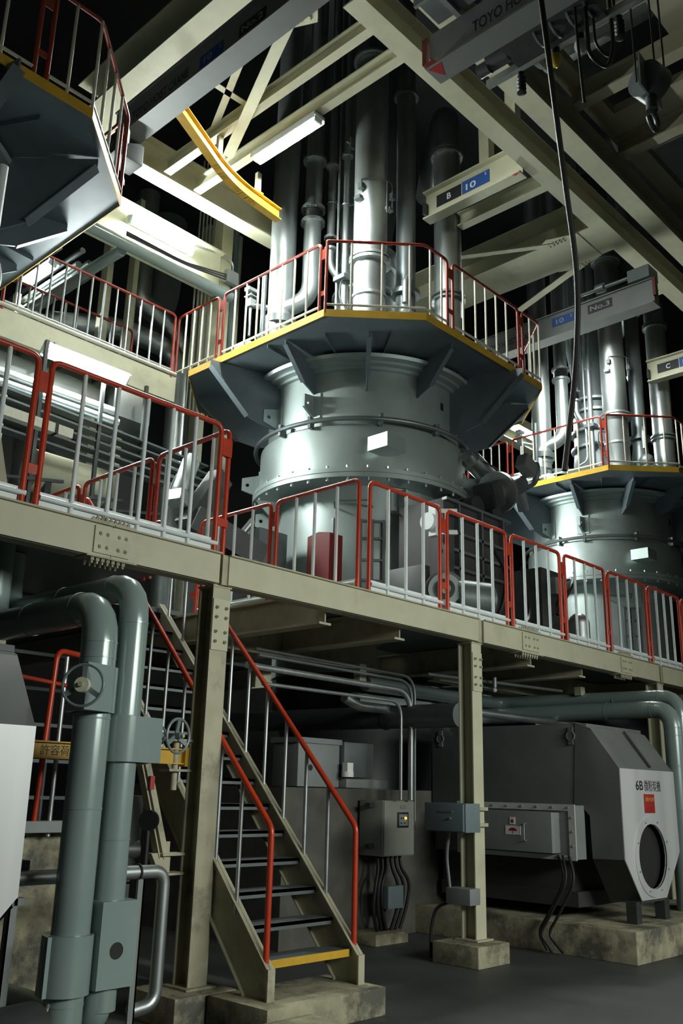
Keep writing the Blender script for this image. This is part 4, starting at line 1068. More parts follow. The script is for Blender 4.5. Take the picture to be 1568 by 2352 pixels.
for k in range(7):
    x = 9.22 + 0.085 * k
    pipe('wall_conduit', [(x, 12.7, 8.2), (x, 12.7, 13.5)], 0.018, ('first', 'second', 'third', 'fourth', 'fifth', 'sixth', 'seventh')[k] + ' from the left of the thin upright conduits beside the lit girder', 'ivory', cat='conduit', seg=8, group='thin upright conduits')
pipe('wall_conduit', [(9.98, 12.5, 8.3), (9.98, 12.5, 13.2)], 0.06, 'thick grey upright conduit behind the junction box on the wall column', 'lagging', cat='conduit')
m = MB(); m.box(8.76, 9.0, 11.36, 11.6, 7.97, 12.0); tag(m.build('wall_column', M['cream']), 'cream column carrying the deep girder and the grey junction box', 'column')
m = MB(); m.box(20.6, 20.85, 12.37, 12.6, 0, 11.2); tag(m.build('wall_column', M['cream']), 'cream wall column carrying the deep girder behind the far vessel', 'column')
m = MB(); m.box(6.35, 6.45, 13.9, 14.0, 4.0, 9.76); m.box(6.45, 6.95, 13.9, 14.0, 9.5, 9.56); tag(m.build('pipe_rack', M['cream']), 'post of the pipe rack behind the walkway', 'rack')
m = MB(); m.box(8.82, 9.08, 11.23, 11.33, 10.06, 10.31, 0.01); tag(m.build('junction_box', M['box_grey']), 'grey junction box with a curved conduit above the platform railing', 'box')
pipe('curved_conduit', [(8.1, 11.29, 10.44), (8.77, 11.29, 10.57), (8.98, 11.29, 10.51), (8.98, 11.28, 10.31)], 0.015, 'thin conduit curving into the top of the grey junction box', 'galv', 0.15, 'conduit', 8)
for k in range(3):
    pipe('cable', [(6.5, 10.8, 9.62 + 0.03 * k), (7.6, 10.8, 9.63 + 0.02 * k), (8.84, 11.27, 10.1 + 0.05 * k)], 0.014, ('lower', 'middle', 'upper')[k] + ' of the three black cables lying on the grey pipe', 'black', 0.3, 'cable', 6, 'cables on the grey pipe')
for x, y, w, lab in ((10.25, 12.8, 0.28, 'pale wall column behind the platform railing right of the conduits'), (9.75, 12.95, 0.2, 'pale wall column behind the thin conduits'), (7.7, 13.2, 0.12, 'thin pale post behind the walkway pipes'), (8.3, 13.3, 0.1, 'thin pale post left of the dark duct')):
    m = MB(); m.box(x - w / 2, x + w / 2, y, y + 0.2, 4.0, 12.4); tag(m.build('wall_column', M['cream']), lab, 'column')
m = MB()
for k in range(14): m.bar((7.2, 14.4, 8.3 + k * 0.09), (8.2, 14.4, 8.3 + k * 0.09), 0.02, 0.03)
m.bar((7.2, 14.4, 0.0), (7.2, 14.4, 9.6), 0.04, 0.04, X); m.bar((8.2, 14.4, 0.0), (8.2, 14.4, 9.6), 0.04, 0.04, X)
tag(m.build('louvre', M['dark_silver']), 'dark slatted louvre behind the walkway railing', 'louvre')
m = MB(); m.box(4.4, 9.9, 14.9, 15.1, 4, 9.2); tag(m.build('casing_wall', M['wall']), 'dark boiler casing behind the walkway', 'casing')
m = MB()
for k in range(4): m.bar((10.0, 13.0, 9.2 + k * 0.22), (12.5, 13.0, 9.2 + k * 0.22), 0.06, 0.05)
tag(m.build('cable_ladder', M['dark_silver']), 'dark cable ladder on the wall right of the junction box', 'cable ladder')

# ---------------------------------------------------------------- equipment under the walkway
m = MB(); m.box(6.95, 7.62, 11.4, 11.9, 7.0, 7.50, 0.008); tag(m.build('sheet_box', M['silver_pipe']), 'silver sheet box below the walkway right of the lit tube', 'box')
m = MB(); m.box(5.0, 6.9, 11.6, 11.95, 7.12, 7.45, 0.01); tag(m.build('sheet_duct', M['silver_pipe']), 'rectangular silver duct behind the tall red railing posts', 'duct')
pipe('level_pipe', [(3.2, 11.3, 6.99), (6.93, 11.3, 6.98)], 0.075, 'upper of the two silver pipes running left from the sheet box', 'silver_pipe', group='silver pipes left of the sheet box')
pipe('level_pipe', [(3.2, 11.2, 6.80), (6.93, 11.2, 6.79)], 0.06, 'lower of the two silver pipes running left from the sheet box', 'silver_pipe', group='silver pipes left of the sheet box')
t = thing('drum_tank', 'cream lying drum below the silver pipes on the left', 'tank', (6.8, 12.3, 3.49))
m = MB(); m.cyl((6.2, 12.3, 6.1), (7.4, 12.3, 6.1), 0.32, seg=32); m.build('shell', M['cream'], t)
for x in (6.4, 7.2):
    m = MB(); m.box(x - 0.05, x + 0.05, 12.05, 12.15, 3.49, 6.0); m.build('leg', M['dark'], t)
for k in range(5):
    m = MB(); m.bar((4.9, 11.0 + 0.02 * k, 6.62 - 0.13 * k), (8.6, 11.2, 6.55 - 0.13 * k), 0.18, 0.03); tag(m.build('cable_tray', M['dark_silver']), ('topmost', 'second', 'middle', 'fourth', 'lowest')[k] + ' of the dark cable trays under the walkway', 'cable tray', 'cable trays under the walkway')
for k, (x, y) in enumerate(((5.5, 10.9), (6.5, 11.0), (7.3, 11.1))):
    m = MB(); m.box(x, x + 0.05, y, y + 0.05, DZ, 7.5); m.bar((x - 0.4, y, 5.4), (x + 0.5, y, 5.55), 0.04, 0.04); tag(m.build('tray_post', M['dark']), ('left', 'middle', 'right')[k] + ' dark post of the cable trays behind the mezzanine railing', 'post')
m = MB(); m.prism([(3.12, 7.0, DZ), (3.5, 7.0, DZ), (3.18, 7.0, 4.6), (3.0, 7.0, 4.8)], (0, 0.3, 0)); tag(m.build('sloped_cover', M['cream_worn']), 'cream sloped cover behind the leftmost railing panel', 'cover')
pipe('drop_pipe', [(2.85, 7.2, 4.9), (3.0, 7.2, 5.6), (3.0, 7.2, 7.0)], 0.05, 'white downpipe at the left photo edge above the railing', 'white', 0.2)

# roller arm jacks on the vessel sides
def jack(loc, d, label, s=1.0):
    p, d = V(loc), V(d).normalized()
    sd = d.cross(Z).normalized()
    t = thing('roller_jack', label, 'jack', p, 'roller jacks on the vessels')
    m = MB(); m.tube([p, p + d * 0.1 * s, p + d * 0.1 * s, p + d * 0.62 * s, p + d * 0.68 * s], [0.08 * s, 0.08 * s, 0.125 * s, 0.125 * s, 0.09 * s], 24); m.build('cylinder', M['silver_pipe'], t)
    q = p + d * 0.75 * s
    m = MB(); m.bar(q - sd * 0.14 * s, q + sd * 0.14 * s, 0.2 * s, 0.2 * s, d, 0.01); m.build('valve_block', M['box_grey'], t)
    m = MB(); m.tube(fillet([p + d * 0.2 * s + sd * 0.13 * s, p + d * 0.4 * s + sd * 0.2 * s, p + d * 0.8 * s + sd * 0.18 * s], 0.1), 0.015, 8); m.build('oil_line', M['black'], t)
    return t
jack((7.46, 10.0, 6.12), (-0.35, -0.1, -0.93), 'silver roller jack cylinder seen between the left railing bars')
m = MB(); m.bar((7.9, 9.9, 5.9), (7.3, 9.8, 5.0), 0.25, 0.3); m.bar((7.3, 9.7, 5.1), (8.3, 9.4, 4.7), 0.3, 0.35); m.cyl((7.7, 9.6, 4.4), (8.2, 9.4, 4.4), 0.28, seg=28); m.box(7.4, 8.6, 9.2, 9.9, DZ, 4.3)
tag(m.build('roller_arm_machine', M['dark']), 'dark roller arm casting behind the stair opening rail', 'machine')
jack((10.95, 7.75, 6.62), (0.95, 0.05, -0.28), 'dark lying roller jack at the right side of the middle vessel', 1.25)
# right-hand roller arm of the middle vessel
t = thing('roller_arm_machine', 'dark roller arm with round flange at the right of the middle vessel', 'machine', (11.6, 7.5, 6.0))
a0, a1 = V((11.35, 7.55, 6.05)), V((12.15, 7.6, 6.42))
m = MB(); m.cyl(a0, a1, 0.16, seg=28); m.build('arm_tube', M['dark_silver'], t)
d = (a1 - a0).normalized()
m = MB(); m.cyl(a0 + d * 0.12, a0 + d * 0.2, 0.33, seg=36); m.build('round_flange', M['silver_pipe'], t)
m = MB(); m.bar(a0 - d * 0.3, a0 + d * 0.05, 0.34, 0.4, Z, 0.02); m.build('bearing_block', M['dark'], t)
m = MB(); m.bar((11.95, 7.4, 6.75), (12.25, 7.4, 6.62), 0.2, 0.24, Z, 0.01); m.build('valve_block', M['box_grey'], t)
m = MB(); m.tube(fillet([(12.2, 7.4, 6.7), (12.45, 7.4, 6.85), (12.55, 7.5, 6.55), (12.3, 7.55, 6.4)], 0.25), 0.05, 12); m.build('hose', M['dark_silver'], t)
m = MB(); m.cyl(a1, a1 + V((0.25, 0.05, -0.35)), 0.11, seg=20); m.sphere(a1, 0.17); m.build('knuckle', M['dark_silver'], t)
m = MB(); m.bar((10.6, 8.05, 5.7), (11.6, 7.7, 5.8), 0.3, 0.35, Z, 0.02); m.cyl((10.95, 7.75, 5.75), (10.95, 7.55, 5.75), 0.17); m.cyl((11.3, 7.62, 5.72), (11.3, 7.45, 5.72), 0.12); m.build('arm_casting', M['dark'], t)
# ribbed machine casing behind the front railing
t = thing('ribbed_casing', 'dark ribbed machine casing behind the railing right of the vessel base', 'machine', (10.3, 7.5, DZ))
m = MB(); m.box(9.75, 11.3, 7.3, 8.1, DZ, 5.55, 0.02); m.build('body', M['housing_dark'], t)
for z in (4.55, 4.8, 5.05, 5.3, 5.5):
    m = MB(); m.box(9.72, 11.32, 7.22, 7.3, z, z + 0.04); m.build('rib', M['dark_silver'], t)
for x in (10.0, 10.55, 11.1):
    m = MB(); m.box(x, x + 0.04, 7.22, 7.3, DZ, 5.5); m.build('upright_rib', M['dark_silver'], t)
m = MB(); m.box(9.62, 9.78, 7.15, 7.4, 3.9, 5.05); m.build('end_plate', M['housing_dark'], t)
for (z, y) in ((4.2, 7.27), (4.45, 7.27), (4.75, 7.27)):
    m = MB(); m.cyl((9.615, y, z), (9.60, y, z), 0.035); m.build('port', M['black'], t)
for z in (4.98, 5.28):
    m = MB(); m.bar((9.53, 7.24, z), (9.78, 7.1, z + 0.03), 0.05, 0.06); m.build('white_bar', M['white'], t)
m = MB(); m.box(9.44, 9.53, 7.2, 7.32, 4.92, 5.36); m.cyl((9.38, 7.3, 5.12), (9.44, 7.3, 5.12), 0.12); m.build('white_flange', M['white'], t)
t = thing('round_bearing', 'round bearing with a dark hub behind the railing at the vessel foot', 'machine', (9.45, 7.2, DZ))
m = MB(); m.box(9.1, 9.25, 7.15, 7.75, DZ, 4.45, 0.01); m.build('back_plate', M['dark'], t)
bc = V((9.35, 7.0, 4.12)); ax = V((-0.75, -0.66, 0)).normalized()
for r, l, mt in ((0.26, 0.0, 'dark_silver'), (0.21, 0.05, 'silver'), (0.13, 0.09, 'dark'), (0.07, 0.12, 'cream_worn')):
    m = MB(); m.cyl(bc, bc + ax * (l + 0.05), r, seg=32); m.build('bearing_ring', M[mt], t)
m = MB(); m.cyl((9.45, 6.95, 4.05), (9.95, 6.75, 4.05), 0.24, seg=32); m.build('shaft_cover', M['dark_silver'], t)
m = MB(); m.box(9.2, 9.9, 6.8, 7.3, DZ, 3.82); m.build('foot', M['housing_dark'], t)
for k, pts in enumerate(([(10.2, 7.1, 3.6), (10.6, 6.95, 4.0), (10.7, 6.9, 4.6), (10.6, 7.1, 5.0)], [(9.9, 6.8, 3.55), (10.5, 6.6, 3.75), (11.1, 6.8, 4.0), (11.25, 7.0, 4.8)])):
    cable('machine_hose', pts, 0.035, ('thick black hose rising', 'lower black hose lying')[k] + ' in front of the ribbed machine casing', 'hose')
for k in range(4):
    pipe('floor_pipe', [(10.0 + 0.12 * k, 6.6, 3.56), (11.2 + 0.12 * k, 6.4, 3.62)], 0.035, ('first', 'second', 'third', 'fourth')[k] + ' silver floor pipe lying behind the toe board of the railing', 'silver_pipe', group='floor pipes behind the toe board', seg=12)
t = thing('hydraulic_unit', 'dark hydraulic unit between the two vessels behind the railing', 'machine', (12.2, 7.3, DZ))
m = MB(); m.box(11.75, 12.5, 7.0, 7.6, DZ, 4.9, 0.02); m.build('body', M['dark'], t)
m = MB(); m.cyl((12.35, 6.75, DZ), (12.35, 6.75, 4.1), 0.16, seg=24); m.sphere((12.35, 6.75, 4.1), 0.16); m.build('accumulator', M['silver_pipe'], t)
m = MB(); m.tube(fillet([(12.0, 6.9, 4.2), (12.3, 6.8, 4.7), (12.7, 7.0, 4.9), (13.2, 7.5, 5.0)], 0.2), 0.03, 10); m.build('hose', M['black'], t)
m = MB(); m.box(11.9, 12.1, 6.85, 7.0, 4.5, 4.75); m.box(12.2, 12.3, 6.9, 7.0, 4.2, 4.45); m.build('valve', M['box_grey'], t)
# dark red box at the vessel foot
t = thing('red_box', 'dark red upright box standing at the foot of the middle vessel', 'box', (8.85, 8.7, DZ))
m = MB(); m.box(8.72, 8.98, 8.47, 8.9, DZ, 5.02); m.build('body', M['brick_red'], t)
m = MB(); m.prism([(8.72, 8.47, 5.02), (8.72, 8.9, 5.02), (8.72, 8.685, 5.06)], (0.26, 0, 0)); m.build('lid', M['brick_red'], t)
m = MB(); m.box(8.92, 8.96, 8.6, 8.64, 5.0, 5.3); m.build('mount', M['dark_silver'], t)
t = thing('base_cabinet', 'grey machine cabinet behind the railing left of the vessel base', 'machine', (8.6, 9.9, DZ))
m = MB(); m.box(8.35, 8.9, 9.5, 10.2, DZ, 5.2, 0.02); m.build('body', M['dark_silver'], t)
for z in (3.9, 4.3, 4.7):
    m = MB(); m.box(8.30, 8.35, 9.55, 10.1, z, z + 0.1); m.build('rib', M['silver'], t)
pipe('bent_pipe', [(8.0, 9.9, 4.2), (8.1, 9.8, 4.9), (8.3, 9.6, 5.3)], 0.05, 'short bright bent pipe left of the vessel above the railing', 'silver_pipe', 0.2)

# ---------------------------------------------------------------- lagged grey pipes at the left front
def duct_pair(ox, near):
    ends = ([(3.25, 6.75, 2.75), (3.25, 6.75, 3.42)], [(3.495, 7.0, 2.93), (3.495, 7.0, 3.42)]) if near else \
           ([(3.25 + ox, 8.2, 2.75), (0.4 + ox, 8.2, 2.75)], [(3.495 + ox, 8.0, 2.96), (0.4 + ox, 8.0, 2.96)])
    out = []
    for k, (x, r, zt, lab) in enumerate(((3.25 + ox, 0.114, 2.75, 'thicker front grey lagged pipe with the round-handwheel casing, at the left' if near else 'thicker grey lagged pipe dropping down at the right photo edge'),
                                         (3.495 + ox, 0.096, 2.93, 'slimmer rear grey lagged pipe with the higher elbow, at the left' if near else 'slimmer grey lagged pipe passing over the mill housing at the right'))):
        t = thing('lagged_pipe', lab, 'pipe', (x, 5.2, 0), 'grey lagged pipes')
        m = MB(); m.tube(fillet([(x, 5.2, 0.0 if k == 0 else 0.34), (x, 5.2, zt)] + ends[k], 0.25, 5), r, 32); m.build('lagging', M['lagging'], t)
        for z in ((0.4, 1.48, 2.02, 2.40, 2.50) if k == 0 else (1.3, 1.77, 2.05, 2.66)):
            m = MB(); m.cyl((x, 5.2, z), (x, 5.2, z + 0.012), r + 0.0025, seg=32); m.build('seam_band', M['lagging'], t)
        for y in (5.45, 6.1):
            m = MB(); m.cyl((x, y, zt), (x, y + 0.012, zt), r + 0.0025, seg=32); m.build('seam_band', M['lagging'], t)
        if k == 1:
            m = MB(); m.tube(fillet([(x - 0.02, 5.2, 0.45), (x - 0.02, 5.2, 0.30), (x - 0.045, 5.5, 0.26), (x - 0.045, 6.5, 0.26)], 0.18, 5), 0.085, 28); m.build('foot_elbow', M['lagging'], t)
        out.append(t)
    return out
tA, tB = duct_pair(0, True)
duct_pair(8.58, False)
def wheel(t, c, axis, R, rt, hubm, stem_to=None, mt='handwheel'):
    c, a = V(c), V(axis).normalized()
    m = MB(); m.circle(c, a, R, rt, 40, 10); w = m.build('handwheel', M[mt], t)
    u = a.cross(Z).normalized(); v = a.cross(u)
    for k in range(3):
        an = 0.5 + k * 2 * PI / 3
        dd = u * math.cos(an) + v * math.sin(an)
        m = MB(); m.bar(c + dd * 0.02 - a * 0.015, c + dd * R, 0.03, 0.012, a); m.build('spoke', M[mt], w)
    m = MB(); m.cyl(c - a * 0.02, c + a * 0.03, R * 0.36 if hubm == 'ivory' else R * 0.2, seg=24); o = m.build('hub', M[hubm], w)
    if hubm == 'ivory': o['label'] = 'ivory hub disc'
    m = MB(); m.cyl(c + a * 0.03, c + a * 0.05, R * 0.12, seg=12); m.build('spindle_nut', M['cream_worn'], w)
    if stem_to is not None:
        m = MB(); m.cyl(c, stem_to, 0.018, seg=12); m.build('spindle', M[mt], w)
# valve casing of the front pipe
m = MB()
m.tube([(3.25, 5.2, 2.06), (3.25, 5.2, 2.345)], 0.135, 32)
m.hexa([(3.05, 4.98, 2.06), (3.26, 5.04, 2.06), (3.39, 5.22, 2.06), (3.12, 5.32, 2.06), (3.05, 4.98, 2.345), (3.26, 5.04, 2.345), (3.39, 5.22, 2.345), (3.12, 5.32, 2.345)])
m.build('valve_casing', M['lagging'], tA)
wheel(tA, (3.015, 4.96, 2.198), (-0.78, -0.62, 0.05), 0.125, 0.009, 'ivory', (3.14, 5.08, 2.198))
m = MB(); m.cyl((3.235, 5.2, 0.46), (3.235, 5.2, 0.78), 0.152, seg=40); m.build('flange_casing', M['lagging'], tA)
m = MB(); m.box(3.07, 3.10, 5.14, 5.18, 0.46, 0.78); m.build('casing_seam', M['lagging'], tA)
# casing of the rear pipe
m = MB(); m.tube([(3.495, 5.2, 1.77), (3.495, 5.2, 2.055)], 0.125, 32); m.hexa([(3.5, 5.075, 1.77), (3.74, 5.12, 1.77), (3.74, 5.30, 1.77), (3.5, 5.325, 1.77), (3.5, 5.075, 2.055), (3.74, 5.12, 2.055), (3.74, 5.30, 2.055), (3.5, 5.325, 2.055)])
m.build('valve_casing', M['lagging'], tB)
wheel(tB, (3.90, 5.16, 1.955), (0.20, -0.98, 0), 0.112, 0.010, 'handwheel', (3.90, 5.27, 1.955))
m = MB(); m.cyl((3.70, 5.25, 1.955), (3.93, 5.27, 1.955), 0.022, seg=14); m.circle((3.80, 5.22, 1.955), (0.3, -0.95, 0), 0.055, 0.008, 24, 6); m.build('gear_housing', M['handwheel'], tB)
m = MB()
m.box(3.37, 3.63, 5.07, 5.31, 0.475, 0.955)
bx_ = m.build('drain_box', M['lagging'], tB)
m = MB(); m.plate_hole((3.50, 5.067, 0.715), X, Z, [(-0.13, -0.24), (0.13, -0.24), (0.13, 0.24), (-0.13, 0.24)], (-0.01, -0.035), 0.048, 0.004); m.build('box_front', M['lagging'], bx_)
m = MB(); m.cyl((3.49, 5.0685, 0.68), (3.49, 5.0695, 0.68), 0.049, seg=28); o = m.build('round_hole', M['black'], bx_); o['label'] = 'dark round hole'
m = MB(); m.box(3.74, 3.79, 5.25, 5.262, 0, 1.05); m.box(3.778, 3.79, 5.25, 5.30, 0, 1.05)
tag(m.build('angle_post', M['box_grey']), 'grey angle post right of the drain box at the bottom left', 'post')
m = MB(); m.box(2.95, 3.0, 5.4, 5.41, 0, 1.0); m.box(2.95, 2.96, 5.4, 5.45, 0, 1.0); m.box(2.9, 3.05, 5.4, 5.46, 0.93, 0.97)
tag(m.build('angle_post', M['box_grey']), 'grey angle post between the white cover and the front lagged pipe', 'post')
t = thing('drain_pipe', 'bare steel pipe crossing behind the lagged pipes and turning down', 'pipe', (3.6, 5.6, 0.2))
m = MB(); m.tube(fillet([(2.6, 5.6, 1.06), (4.2, 5.6, 1.06), (4.2, 5.6, 0.22), (4.0, 5.6, 0.2)], 0.1, 6), 0.045, 20); m.build('tube', M['silver_pipe'], t)
m = MB(); m.circle((3.98, 5.6, 1.06), X, 0.05, 0.008, 24, 6); m.box(3.97, 3.99, 5.59, 5.61, 0.88, 1.02); m.build('clamp', M['dark'], t)
t = thing('floor_valve', 'small dark valve with handwheel left of the front lagged pipe', 'valve', (3.1, 5.75, 1.1))
m = MB(); m.cyl((3.1, 5.7, 1.1), (3.1, 5.7, 1.3), 0.02); m.box(3.02, 3.18, 5.63, 5.77, 1.08, 1.16); m.build('valve_body', M['dark'], t)
m = MB(); m.circle((3.1, 5.7, 1.3), Z, 0.06, 0.008, 20, 6); m.bar((3.04, 5.7, 1.3), (3.16, 5.7, 1.3), 0.012, 0.01); m.build('handwheel', M['dark'], t)
t = thing('dark_pump', 'dark pump casing on the floor at the bottom left corner', 'pump', (2.75, 4.9, 0))
m = MB(); m.cyl((2.4, 4.9, 0.33), (2.95, 5.0, 0.33), 0.16, seg=28); m.build('casing', M['dark'], t)
m = MB(); m.box(2.4, 2.9, 4.8, 5.1, 0.315, 0.33); m.build('foot', M['dark'], t)
m = MB(); m.tube(fillet([(2.95, 4.95, 0.33), (3.05, 5.0, 0.5), (2.98, 5.1, 0.2), (2.95, 5.0, 0.02)], 0.1), 0.01, 8); m.build('wire', M['galv'], t)

# jib crane on the left column
t = thing('jib_crane', 'yellow jib beam with black characters fixed to the left column', 'crane', (4.69, 6.1, 1.0))
m = MB(); m.ibeam((3.2, 6.1, 1.795), (4.70, 6.1, 1.795), 0.075, 0.12, 0.012, 0.010); m.box(4.66, 4.70, 6.05, 6.15, 1.78, 1.93); m.build('jib_beam', M['yellow'], t)
lettering('許容荷重', 0.072, (3.575, 6.094, 1.855), X, -Y, M['letter_black'], 'lettering', t, 0.31)
for z in (1.97, 1.74, 1.12, 0.98):
    m = MB(); m.box(4.5, 4.72, 6.03, 6.17, z, z + 0.018); m.build('bracket_plate', M['cream_worn'], t)
m = MB(); m.cyl((4.60, 6.1, 1.60), (4.60, 6.1, 2.03), 0.025); m.build('pivot_pin', M['cream_worn'], t)
m = MB(); m.cyl((4.58, 6.1, 0.96), (4.58, 6.1, 1.22), 0.025); m.build('pivot_pin', M['cream_worn'], t)
m = MB(); m.bar((4.32, 6.1, 1.79), (4.56, 6.1, 1.10), 0.075, 0.05, X); m.bar((4.27, 6.1, 1.78), (4.5, 6.1, 1.10), 0.075, 0.012, X); m.build('strut', M['cream_worn'], t)
m = MB(); m.prism([(4.42, 6.07, 1.14), (4.60, 6.07, 1.14), (4.60, 6.07, 1.0), (4.5, 6.07, 1.0)], (0, 0.06, 0)); m.build('foot_plate', M['cream_worn'], t)
m = MB(); m.box(4.33, 4.37, 6.03, 6.05, 1.60, 1.70); o = m.build('tag', M['sign_red'], t); o['label'] = 'small red tag'
t = thing('red_stand_rail', 'red rail hoop standing behind the white left cover', 'railing', (3.75, 6.6, 1.3))
m = MB(); m.tube(fillet([(3.66, 6.5, 1.3), (3.70, 6.5, 2.62), (4.6, 6.9, 2.62)], 0.09, 6), 0.022, 12); m.tube([(3.3, 6.5, 2.4), (3.9, 6.5, 2.35), (4.2, 6.5, 1.5)], 0.018, 10); m.build('hoop', M['red'], t)
m = MB(); m.cyl((3.80, 6.52, 1.25), (3.80, 6.52, 2.58), 0.018); o = m.build('baluster', M['galv'], t)
m = MB(); m.box(3.2, 4.4, 6.45, 6.6, 1.28, 1.36); m.build('ledge', M['box_grey'], t)
m = MB(); m.box(2.9, 4.3, 6.62, 8.3, 0, 1.28); tag(m.build('machine_pier', M['concrete']), 'stained concrete pier behind the lagged pipes', 'concrete base')
m = MB(); m.cyl((4.35, 6.45, 1.0), (4.35, 6.45, 1.55), 0.19, seg=28); m.cyl((4.05, 6.4, 1.15), (4.45, 6.3, 1.15), 0.08); tag(m.build('dark_motor', M['dark']), 'dark upright motor behind the jib strut', 'motor')
m = MB(); m.cyl((4.28, 5.95, 1.38), (4.31, 5.97, 1.38), 0.075, seg=24); m.cyl((4.29, 5.96, 1.0), (4.29, 5.96, 1.31), 0.02); tag(m.build('round_mirror', M['black']), 'black round disc on a stem beside the left column', 'disc')
for k in range(4):
    m = MB(); m.box(4.95, 6.3, 9.0, 9.5, 0.02 + 0.3 * k, 0.30 + 0.3 * k, 0.01); tag(m.build('storage_crate', M['dark_silver']), ('lowest', 'second', 'third', 'topmost')[k] + ' grey crate stacked on the floor behind the stair treads', 'crate', 'crates stacked behind the stair')
for k in range(7):
    m = MB(); m.box(3.4, 6.4, 10.4, 10.43, 0.6 + 0.42 * k, 0.64 + 0.42 * k); tag(m.build('wall_rail', M['dark_silver']), ('lowest', 'second', 'third', 'fourth', 'fifth', 'sixth', 'topmost')[k] + ' horizontal rail of the dark rack seen through the stair', 'rail', 'rails of the rack behind the stair')

# ---------------------------------------------------------------- under the mezzanine, middle
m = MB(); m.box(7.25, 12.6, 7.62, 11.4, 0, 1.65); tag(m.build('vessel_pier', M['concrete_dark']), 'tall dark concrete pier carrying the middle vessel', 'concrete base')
t = thing('pier_cabinet', 'pale grey cabinet with a round hole standing on the concrete pier', 'cabinet', (7.88, 7.9, 1.75))
m = MB(); m.box(7.5, 8.18, 7.68, 8.1, 1.66, 2.14, 0.008); m.build('body', M['box_grey'], t)
m = MB(); m.box(7.47, 8.2, 7.66, 8.12, 2.14, 2.2); m.build('top', M['box_grey'], t)
m = MB(); m.cyl((7.70, 7.683, 1.87), (7.70, 7.677, 1.87), 0.035, seg=20); o = m.build('round_hole', M['black'], t); o['label'] = 'dark round hole'
m = MB(); m.box(8.2, 8.72, 7.62, 8.1, 1.78, 2.18, 0.008); tag(m.build('pier_box', M['dark_silver']), 'dark grey box right of the pale cabinet on the pier', 'box')
m = MB(); m.box(8.2, 8.95, 7.58, 8.2, 1.66, 1.76, 0.006); tag(m.build('pier_slab', M['box_grey']), 'flat grey slab under the dark box on the pier edge', 'box')
m = MB(); m.cyl((8.2, 7.56, 1.78), (8.2, 7.56, 1.84), 0.07, seg=20); m.box(8.15, 8.25, 7.52, 7.6, 1.84, 1.94); tag(m.build('cable_gland', M['white_box']), 'small white fitting on the slab below the dark box', 'fitting')
m = MB(); m.lathe([(1.0, 1.66), (1.0, 2.3), (1.34, 2.6), (1.34, 2.62)], (CX, CY), 48); tag(m.build('vessel_skirt', M['dark_silver']), 'dark conical skirt under the middle vessel above the pier', 'machine') if False else m.bm.free()
t = thing('air_duct', 'large dark air duct crossing behind the stair handrail', 'duct', (8.4, 8.2, 2.3))
m = MB(); m.cyl((8.9, 6.45, 2.5), (8.9, 12.0, 2.55), 0.14, seg=32); m.build('pipe', M['dark_silver'], t)
m = MB(); m.cyl((8.9, 7.55, 2.5), (8.9, 7.58, 2.5), 0.146, seg=32); m.build('joint_ring', M['dark'], t)
pipe('silver_stub', [(8.05, 7.5, 2.68), (8.25, 7.5, 2.60), (8.92, 7.5, 2.60)], 0.06, 'pale pipe stub above the large dark air duct', 'silver_pipe', 0.2)
pipe('chrome_conduit', [(6.2, 7.15, 2.83), (8.86, 7.15, 2.80), (8.86, 7.15, 1.54)], 0.034, 'thickest shiny conduit bending down into the control box', 'galv', 0.3, 'conduit', 16)
pipe('chrome_conduit', [(6.4, 7.12, 2.66), (8.64, 7.12, 2.66), (8.64, 7.12, 1.54)], 0.02, 'thin shiny conduit bending down left of the thickest one', 'galv', 0.2, 'conduit', 14)
pipe('chrome_conduit', [(6.4, 7.2, 2.96), (8.94, 7.2, 2.93), (8.94, 7.2, 1.54)], 0.018, 'thin upper conduit bending down right of the thickest one', 'dark_silver', 0.25, 'conduit', 14)
pipe('chrome_conduit', [(6.4, 7.25, 3.03), (9.06, 7.25, 3.0), (9.06, 7.25, 1.3)], 0.018, 'highest thin conduit reaching past the control box', 'dark_silver', 0.25, 'conduit', 14)
t = thing('control_box', 'grey green control box with a lit amber lamp below the conduits', 'box', (8.72, 7.2, 0.92))
m = MB(); m.box(8.44, 9.0, 7.22, 7.58, 0.92, 1.53, 0.006); m.build('body', M['box_green'], t)
m = MB(); m.box(8.45, 8.99, 7.205, 7.22, 0.93, 1.52, 0.004); m.build('door', M['box_green'], t)
m = MB(); m.box(8.68, 8.88, 7.195, 7.205, 1.23, 1.40, 0.008); p = m.build('lamp_window', M['black'], t)
m = MB(); m.box(8.70, 8.86, 7.19, 7.196, 1.25, 1.38, 0.004); w_ = m.build('lamp_plate', M['box_grey'], p)
m = MB(); m.cyl((8.815, 7.192, 1.335), (8.815, 7.18, 1.335), 0.013, seg=16); o = m.build('pilot_lamp', M['pilot'], p); o['label'] = 'lit amber pilot lamp'
for (x, z) in ((8.735, 1.335), (8.775, 1.335), (8.735, 1.28), (8.80, 1.28)):
    m = MB(); m.cyl((x, 7.192, z), (x, 7.183, z), 0.009, seg=12); m.build('switch_knob', M['black'], p)
m = MB(); m.box(8.73, 8.84, 7.198, 7.205, 1.44, 1.475); m.build('name_plate', M['box_grey'], t)
for z in (1.0, 1.45):
    m = MB(); m.box(8.36, 8.44, 7.35, 7.42, z, z + 0.05); m.build('hinge_bracket', M['dark'], t)
m = MB(); m.box(8.99, 9.03, 7.21, 7.24, 1.2, 1.26); m.build('latch', M['dark'], t)
